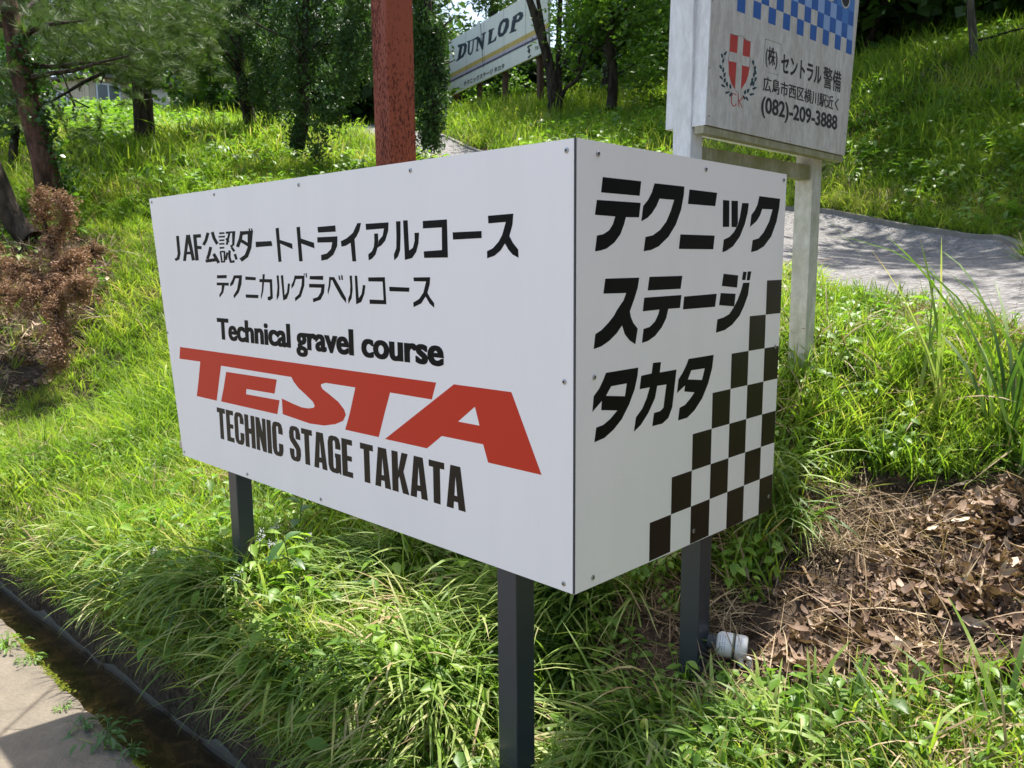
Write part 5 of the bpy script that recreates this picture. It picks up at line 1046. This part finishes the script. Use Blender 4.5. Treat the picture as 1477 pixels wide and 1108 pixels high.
tuft('grass_tuft', 'long dark tuft under the far corner of the chequered panel', hit(1080, 790), 34, .36, .007, (.1, .6), (1.2, 2.3), seed=10)
tuft('grass_tuft', 'light green blades on the bank left of the sign legs', hit(215, 720), 12, .22, .010, (.4, 1.0), (.6, 1.3), seed=12)
def stemplant(name, label, pos, h, n, size, width, lean, seed, mat='bigleaf', group=None, cat='plant', flower=False, droop=.5):
    g = np.random.default_rng(seed); root = empty(name, tuple(pos), label, cat, group); pos = np.array(pos)
    P = cr_spline([pos - (0, 0, .02), pos + np.array([lean[0] * .3, lean[1] * .3, h * .5]), pos + np.array([lean[0], lean[1], h])], 4)
    MB().tube(P, np.linspace(.0035, .0015, len(P)), 5).build('stem', M['stem'], root, True)
    V = []; F = []; Tn = []
    for i in range(n):
        f = .25 + .75 * (i + .5) / n; p = np.array(P[int(f * (len(P) - 1))]); az = i * 2.4 + g.uniform(-.4, .4); s = size * (1.15 - .6 * f) * g.uniform(.8, 1.2); pit = g.uniform(-.5, droop) - (.6 if f > .9 else 0)
        d = np.array([math.cos(az) * math.cos(pit), math.sin(az) * math.cos(pit), -math.sin(pit)]); sd = np.array([-math.sin(az), math.cos(az), 0]); nr = np.cross(d, sd); b0 = len(V)
        for ff, q in ((0, .05), (.12, .45), (.3, .9), (.5, 1), (.7, .78), (.88, .38), (1, .02)):
            c = p + d * s * ff - np.array([0, 0, 1]) * s * .35 * ff * ff
            V += [c - sd * s * width / 2 * q + nr * .10 * s * q, c, c + sd * s * width / 2 * q + nr * .10 * s * q]; Tn += [.3 + .3 * ff] * 3
        for k in range(6): j = b0 + 3 * k; F += [(j, j + 1, j + 4, j + 3), (j + 1, j + 2, j + 5, j + 4)]
    link('leaves', npmesh('leaves', np.array(V), np.array(F), 4, True, np.array(Tn)), M[mat], root)
    if flower:
        b = MB(); top = np.array(P[-1])
        for _ in range(3):
            c0 = top + g.normal(0, .012, 3)
            for _ in range(16):
                c = c0 + g.normal(0, .006, 3); r = g.uniform(.0013, .0026)
                V_ = [c + (r, 0, 0), c + (0, r, 0), c - (r, 0, 0), c - (0, r, 0), c + (0, 0, r), c - (0, 0, r)]
                b.add(V_, [(0, 1, 4), (1, 2, 4), (2, 3, 4), (3, 0, 4), (1, 0, 5), (2, 1, 5), (3, 2, 5), (0, 3, 5)])
        b.build('flower', M['petal'], root)
    return root
M['stem'] = simple('green_stem', (.12, .15, .04), .5); M['petal'] = simple('pale_petal', (.62, .60, .68), .6)
stemplant('broadleaf_plant', 'leafy plant with big pointed green leaves beside the left charcoal post', hit(425, 875), .27, 9, .13, .45, (-.02, -.03), 1)
stemplant('broadleaf_plant', 'large green leaf plant under the lower edge of the front panel', hit(432, 805), .24, 5, .12, .55, (.02, 0), 2)
stemplant('broadleaf_plant', 'young plant with bright heart shaped leaves right of the front post', hit(845, 925), .18, 10, .062, .9, (0, 0), 3, 'weed')
stemplant('broadleaf_plant', 'small round leaved weed in front of the discarded bottle', hit(1110, 1015), .09, 8, .055, .9, (0, 0), 4, 'weed', droop=.1)
stemplant('broadleaf_plant', 'narrow leaved lily-like shoot on the verge before the drive', hit(1337, 545), .36, 13, .13, .18, (0, 0), 5, 'weed', droop=0)
stemplant('broadleaf_plant', 'small leafy weed beneath the chequered panel edge', hit(1205, 640), .12, 10, .055, .8, (0, 0), 6, 'weed')
stemplant('broadleaf_plant', 'narrow leaved shoot below the dead branch', hit(140, 420), .24, 12, .14, .2, (0, 0), 7, 'weed', droop=0)
FLAB = ('white flowered weed touching the right side of the left charcoal post', 'white flowered weed just in front of the left charcoal post', 'white flowered weed right of the left post beside the big green leaves', 'white flowered weed low on the bank between left post and ditch', 'pale flower heads in the grass half way from the left post to the bottom edge', 'white flowered weed under the front panel, farthest right of its group',
        'flower head hanging lowest above the ditch water', 'pale flowers lower on the bank, straight below the left post', 'small white flower left of and below the left post', 'white flower in bright grass left of the left post', 'leftmost white flower on the bank above the ditch', 'lone pale flower low down near the middle of the bottom edge')
for i, (u, v) in enumerate(((385, 800), (372, 818), (405, 828), (300, 905), (345, 920), (455, 795), (310, 985), (355, 940), (330, 880), (240, 800), (190, 795), (470, 1060))):
    p = hit(u, v + 25); stemplant('flowering_weed', FLAB[i], p, rg.uniform(.10, .17), 6, .045, .35, (rg.normal(0, .03), rg.normal(0, .03)), 30 + i, 'weed', 'flowering weeds on the ditch bank', 'flower', True)
# weeds rooted along the edge of the concrete
for i, (u, v, s, lab) in enumerate(((10, 935, .09, 'spreading weed at the left border of the photo on the concrete'), (45, 955, .06, 'sparse creeping weed on the concrete, second from the left'), (92, 1022, .035, 'tiny weed sprouting from the sunlit concrete'), (125, 1048, .07, 'low weed in the shadow at the concrete edge'), (150, 1072, .10, 'largest leafy weed in the shaded concrete corner'), (190, 1090, .06, 'small weed at the bottom by the ditch water'))):
    c = at(u, v, 2); d = ray(u, v); c = EYE + d * (-(1.45 - .0) / d[2]); w = empty('road_weed', tuple(c), lab, 'weed')
    V, F, Tn = leaves(rg, int(16 + s * 120), s * .42, .42, s * .45, s * .8); link('leaves', npmesh('leaves', V + c, F, 4, True, Tn), M['bigleaf'] if i > 2 else M['weed'], w)
    V, F, Tn = blades(rg, 6, s * 1.2, .003, (.6, 1.4), (.3, 1.2), s * .2, 4); link('blades', npmesh('blades', V + c, F, 4, True, Tn), M['grass'], w)
# twigs and the larger single dead leaves
M['twig'] = simple('dry_twig', (.30, .21, .13), .8, var=.3, vs=40)
def gpt(u, v, up=.0): p = hit(u, v); return p + np.array([0, 0, up])
for pts, r, lab in (([(1200, 878), (1225, 898), (1238, 912)], .004, 'short thick twig on the soil, nearest the dark shadow'), ([(1238, 895), (1228, 935), (1205, 945)], .0022, 'thin bent twig below the short thick twig'), ([(1130, 948), (1190, 944), (1235, 930)], .003, 'pale straight stem on the litter in front of the shadow'),
                   ([(1360, 755), (1345, 790), (1343, 812)], .003, 'pale upright twig against the litter slope'), ([(1362, 752), (1400, 782)], .0025, 'pale twig slanting right at the top of the soil patch'), ([(1265, 750), (1330, 740), (1390, 728)], .003, 'long horizontal twig along the top of the bare soil'), ([(1405, 930), (1440, 910), (1475, 885)], .0035, 'pale twig rising at the right edge of the litter'), ([(1215, 1010), (1290, 1020)], .003, 'weathered stick lying before the leaf litter'), ([(1238, 940), (1242, 985), (1262, 1030)], .002, 'dark thin stem standing before the litter')):
    P = [gpt(u, v, .018 + .01 * rg.uniform()) for u, v in pts]
    tag(MB().tube(cr_spline(P, 4), r, 6, rough=.2).build('twig', M['twig']), lab, 'twig')
def deadleaf(u, v, s, rot, lab, seed, up=.025):
    g = np.random.default_rng(seed); V, F, Tn = flakes(g, 1, s, .0001); V = V - V.mean(0); sc = s / (np.ptp(V[:, :2], 0).max()); V = V * sc
    me = npmesh('dead_leaf', V, F, 4, True, np.full(len(V), .9)); me.materials.append(M['litter']); o = link('dead_leaf', me); o.location = gpt(u, v, up); o.rotation_euler = rot
    return tag(o, lab, 'leaf')
deadleaf(1283, 860, .085, (.5, -.2, .2), 'pale curled dead leaf lying highest on the soil patch', 1)
deadleaf(1195, 1085, .10, (.9, .3, 1.3), 'long pinkish dead leaf standing at the bottom of the photo', 2, .05)
deadleaf(1225, 985, .05, (.3, 0, 2), 'small pale dead leaf just above the stick', 3)
deadleaf(1310, 905, .06, (.4, .3, 1), 'lobed tan leaf in the middle of the litter', 4)
deadleaf(1390, 845, .07, (.7, .2, 2.4), 'grey brown leaf on the upper right litter', 5)
deadleaf(345, 1002, .045, (.5, .5, .4), 'reddish dead leaf caught in the grass over the ditch', 6, .06)
# discarded white bottle by the right post
bc = hit(1053, 952) + np.array([.0, -.01, .044]); bax = np.array([.93, -.30, -.08]); bax /= np.linalg.norm(bax)
bt = empty('bottle', tuple(bc), 'discarded white plastic bottle with dark cap lying beside the right post', 'bottle')
def lathe(c, ax, prof, n=28):
    a = np.cross(ax, (0, 0, 1)); a /= np.linalg.norm(a); b = np.cross(a, ax); V = []; F = []
    for h_, r_ in prof:
        for k in range(n): t_ = 2 * math.pi * k / n; V.append(c + ax * h_ + (a * math.cos(t_) + b * math.sin(t_)) * r_)
    for i in range(len(prof) - 1):
        for k in range(n): F.append((i * n + k, i * n + (k + 1) % n, (i + 1) * n + (k + 1) % n, (i + 1) * n + k))
    return MB().add(V, [f[::-1] for f in F])
M['plastic'] = simple('white_plastic', (.66, .66, .64), .4, var=.12, vs=60, bump=.2); M['cap'] = simple('dark_ribbed_cap', (.045, .05, .055), .45); M['bandg'] = simple('olive_label_band', (.20, .19, .10), .5); M['bluepr'] = simple('blue_label_print', (.10, .14, .32), .5)
lathe(bc, bax, [(-.038, .0001), (-.038, .022), (-.034, .028), (-.026, .031), (.030, .0315), (.036, .030), (.039, .026), (.037, .022), (.030, .018), (.026, .008), (.026, .0001)]).build('body', M['plastic'], bt, True)
lathe(bc, bax, [(.001, .0313), (.0015, .0322), (.0085, .0322), (.009, .0313)]).build('band', M['bandg'], bt, True)
lathe(bc, bax, [(.0045, .0322), (.005, .0326), (.008, .0326), (.0082, .0322)]).build('dark_band', M['cap'], bt, True)
cpb = [(-.062, .0001), (-.062, .017), (-.060, .0185)]
for k in range(5): cpb += [(-.058 + k * .004, .0185), (-.057 + k * .004, .0200), (-.055 + k * .004, .0200)]
cpb += [(-.037, .021)]
lathe(bc, bax, cpb).build('cap', M['cap'], bt)
a_ = np.cross(bax, (0, 0, 1)); a_ /= np.linalg.norm(a_); b_ = np.cross(a_, bax); mk_ = MB()
for row, h0 in enumerate((-.030, -.024, -.018, .014, .021)):
    for j in range(9 if row < 3 else 5):
        t_ = 1.9 + j * .16 + rg.uniform(-.03, .03); t2 = t_ + rg.uniform(.05, .11)
        V = [bc + bax * (h0 + dh) + (-a_ * math.cos(tt) * 1 + b_ * math.sin(tt)) * .0318 for tt, dh in ((t_, 0), (t2, 0), (t2, .0016), (t_, .0016))]
        mk_.add(V, [(0, 1, 2, 3), (3, 2, 1, 0)] if False else [(0, 1, 2, 3)])
mk_.build('label_print', M['bluepr'], bt)
fl = MB()
for k, (h0, L_) in enumerate(((-.004, .03), (.018, .032))):
    o_ = bc + bax * h0 + np.array([.01, -.018, -.012]); fl.box(o_, bax * .012, np.array([.003, -.014, -.001]) , np.array([.004, -.006, -L_]))
bevel(fl.build('torn_label', M['plastic'], bt), .003)
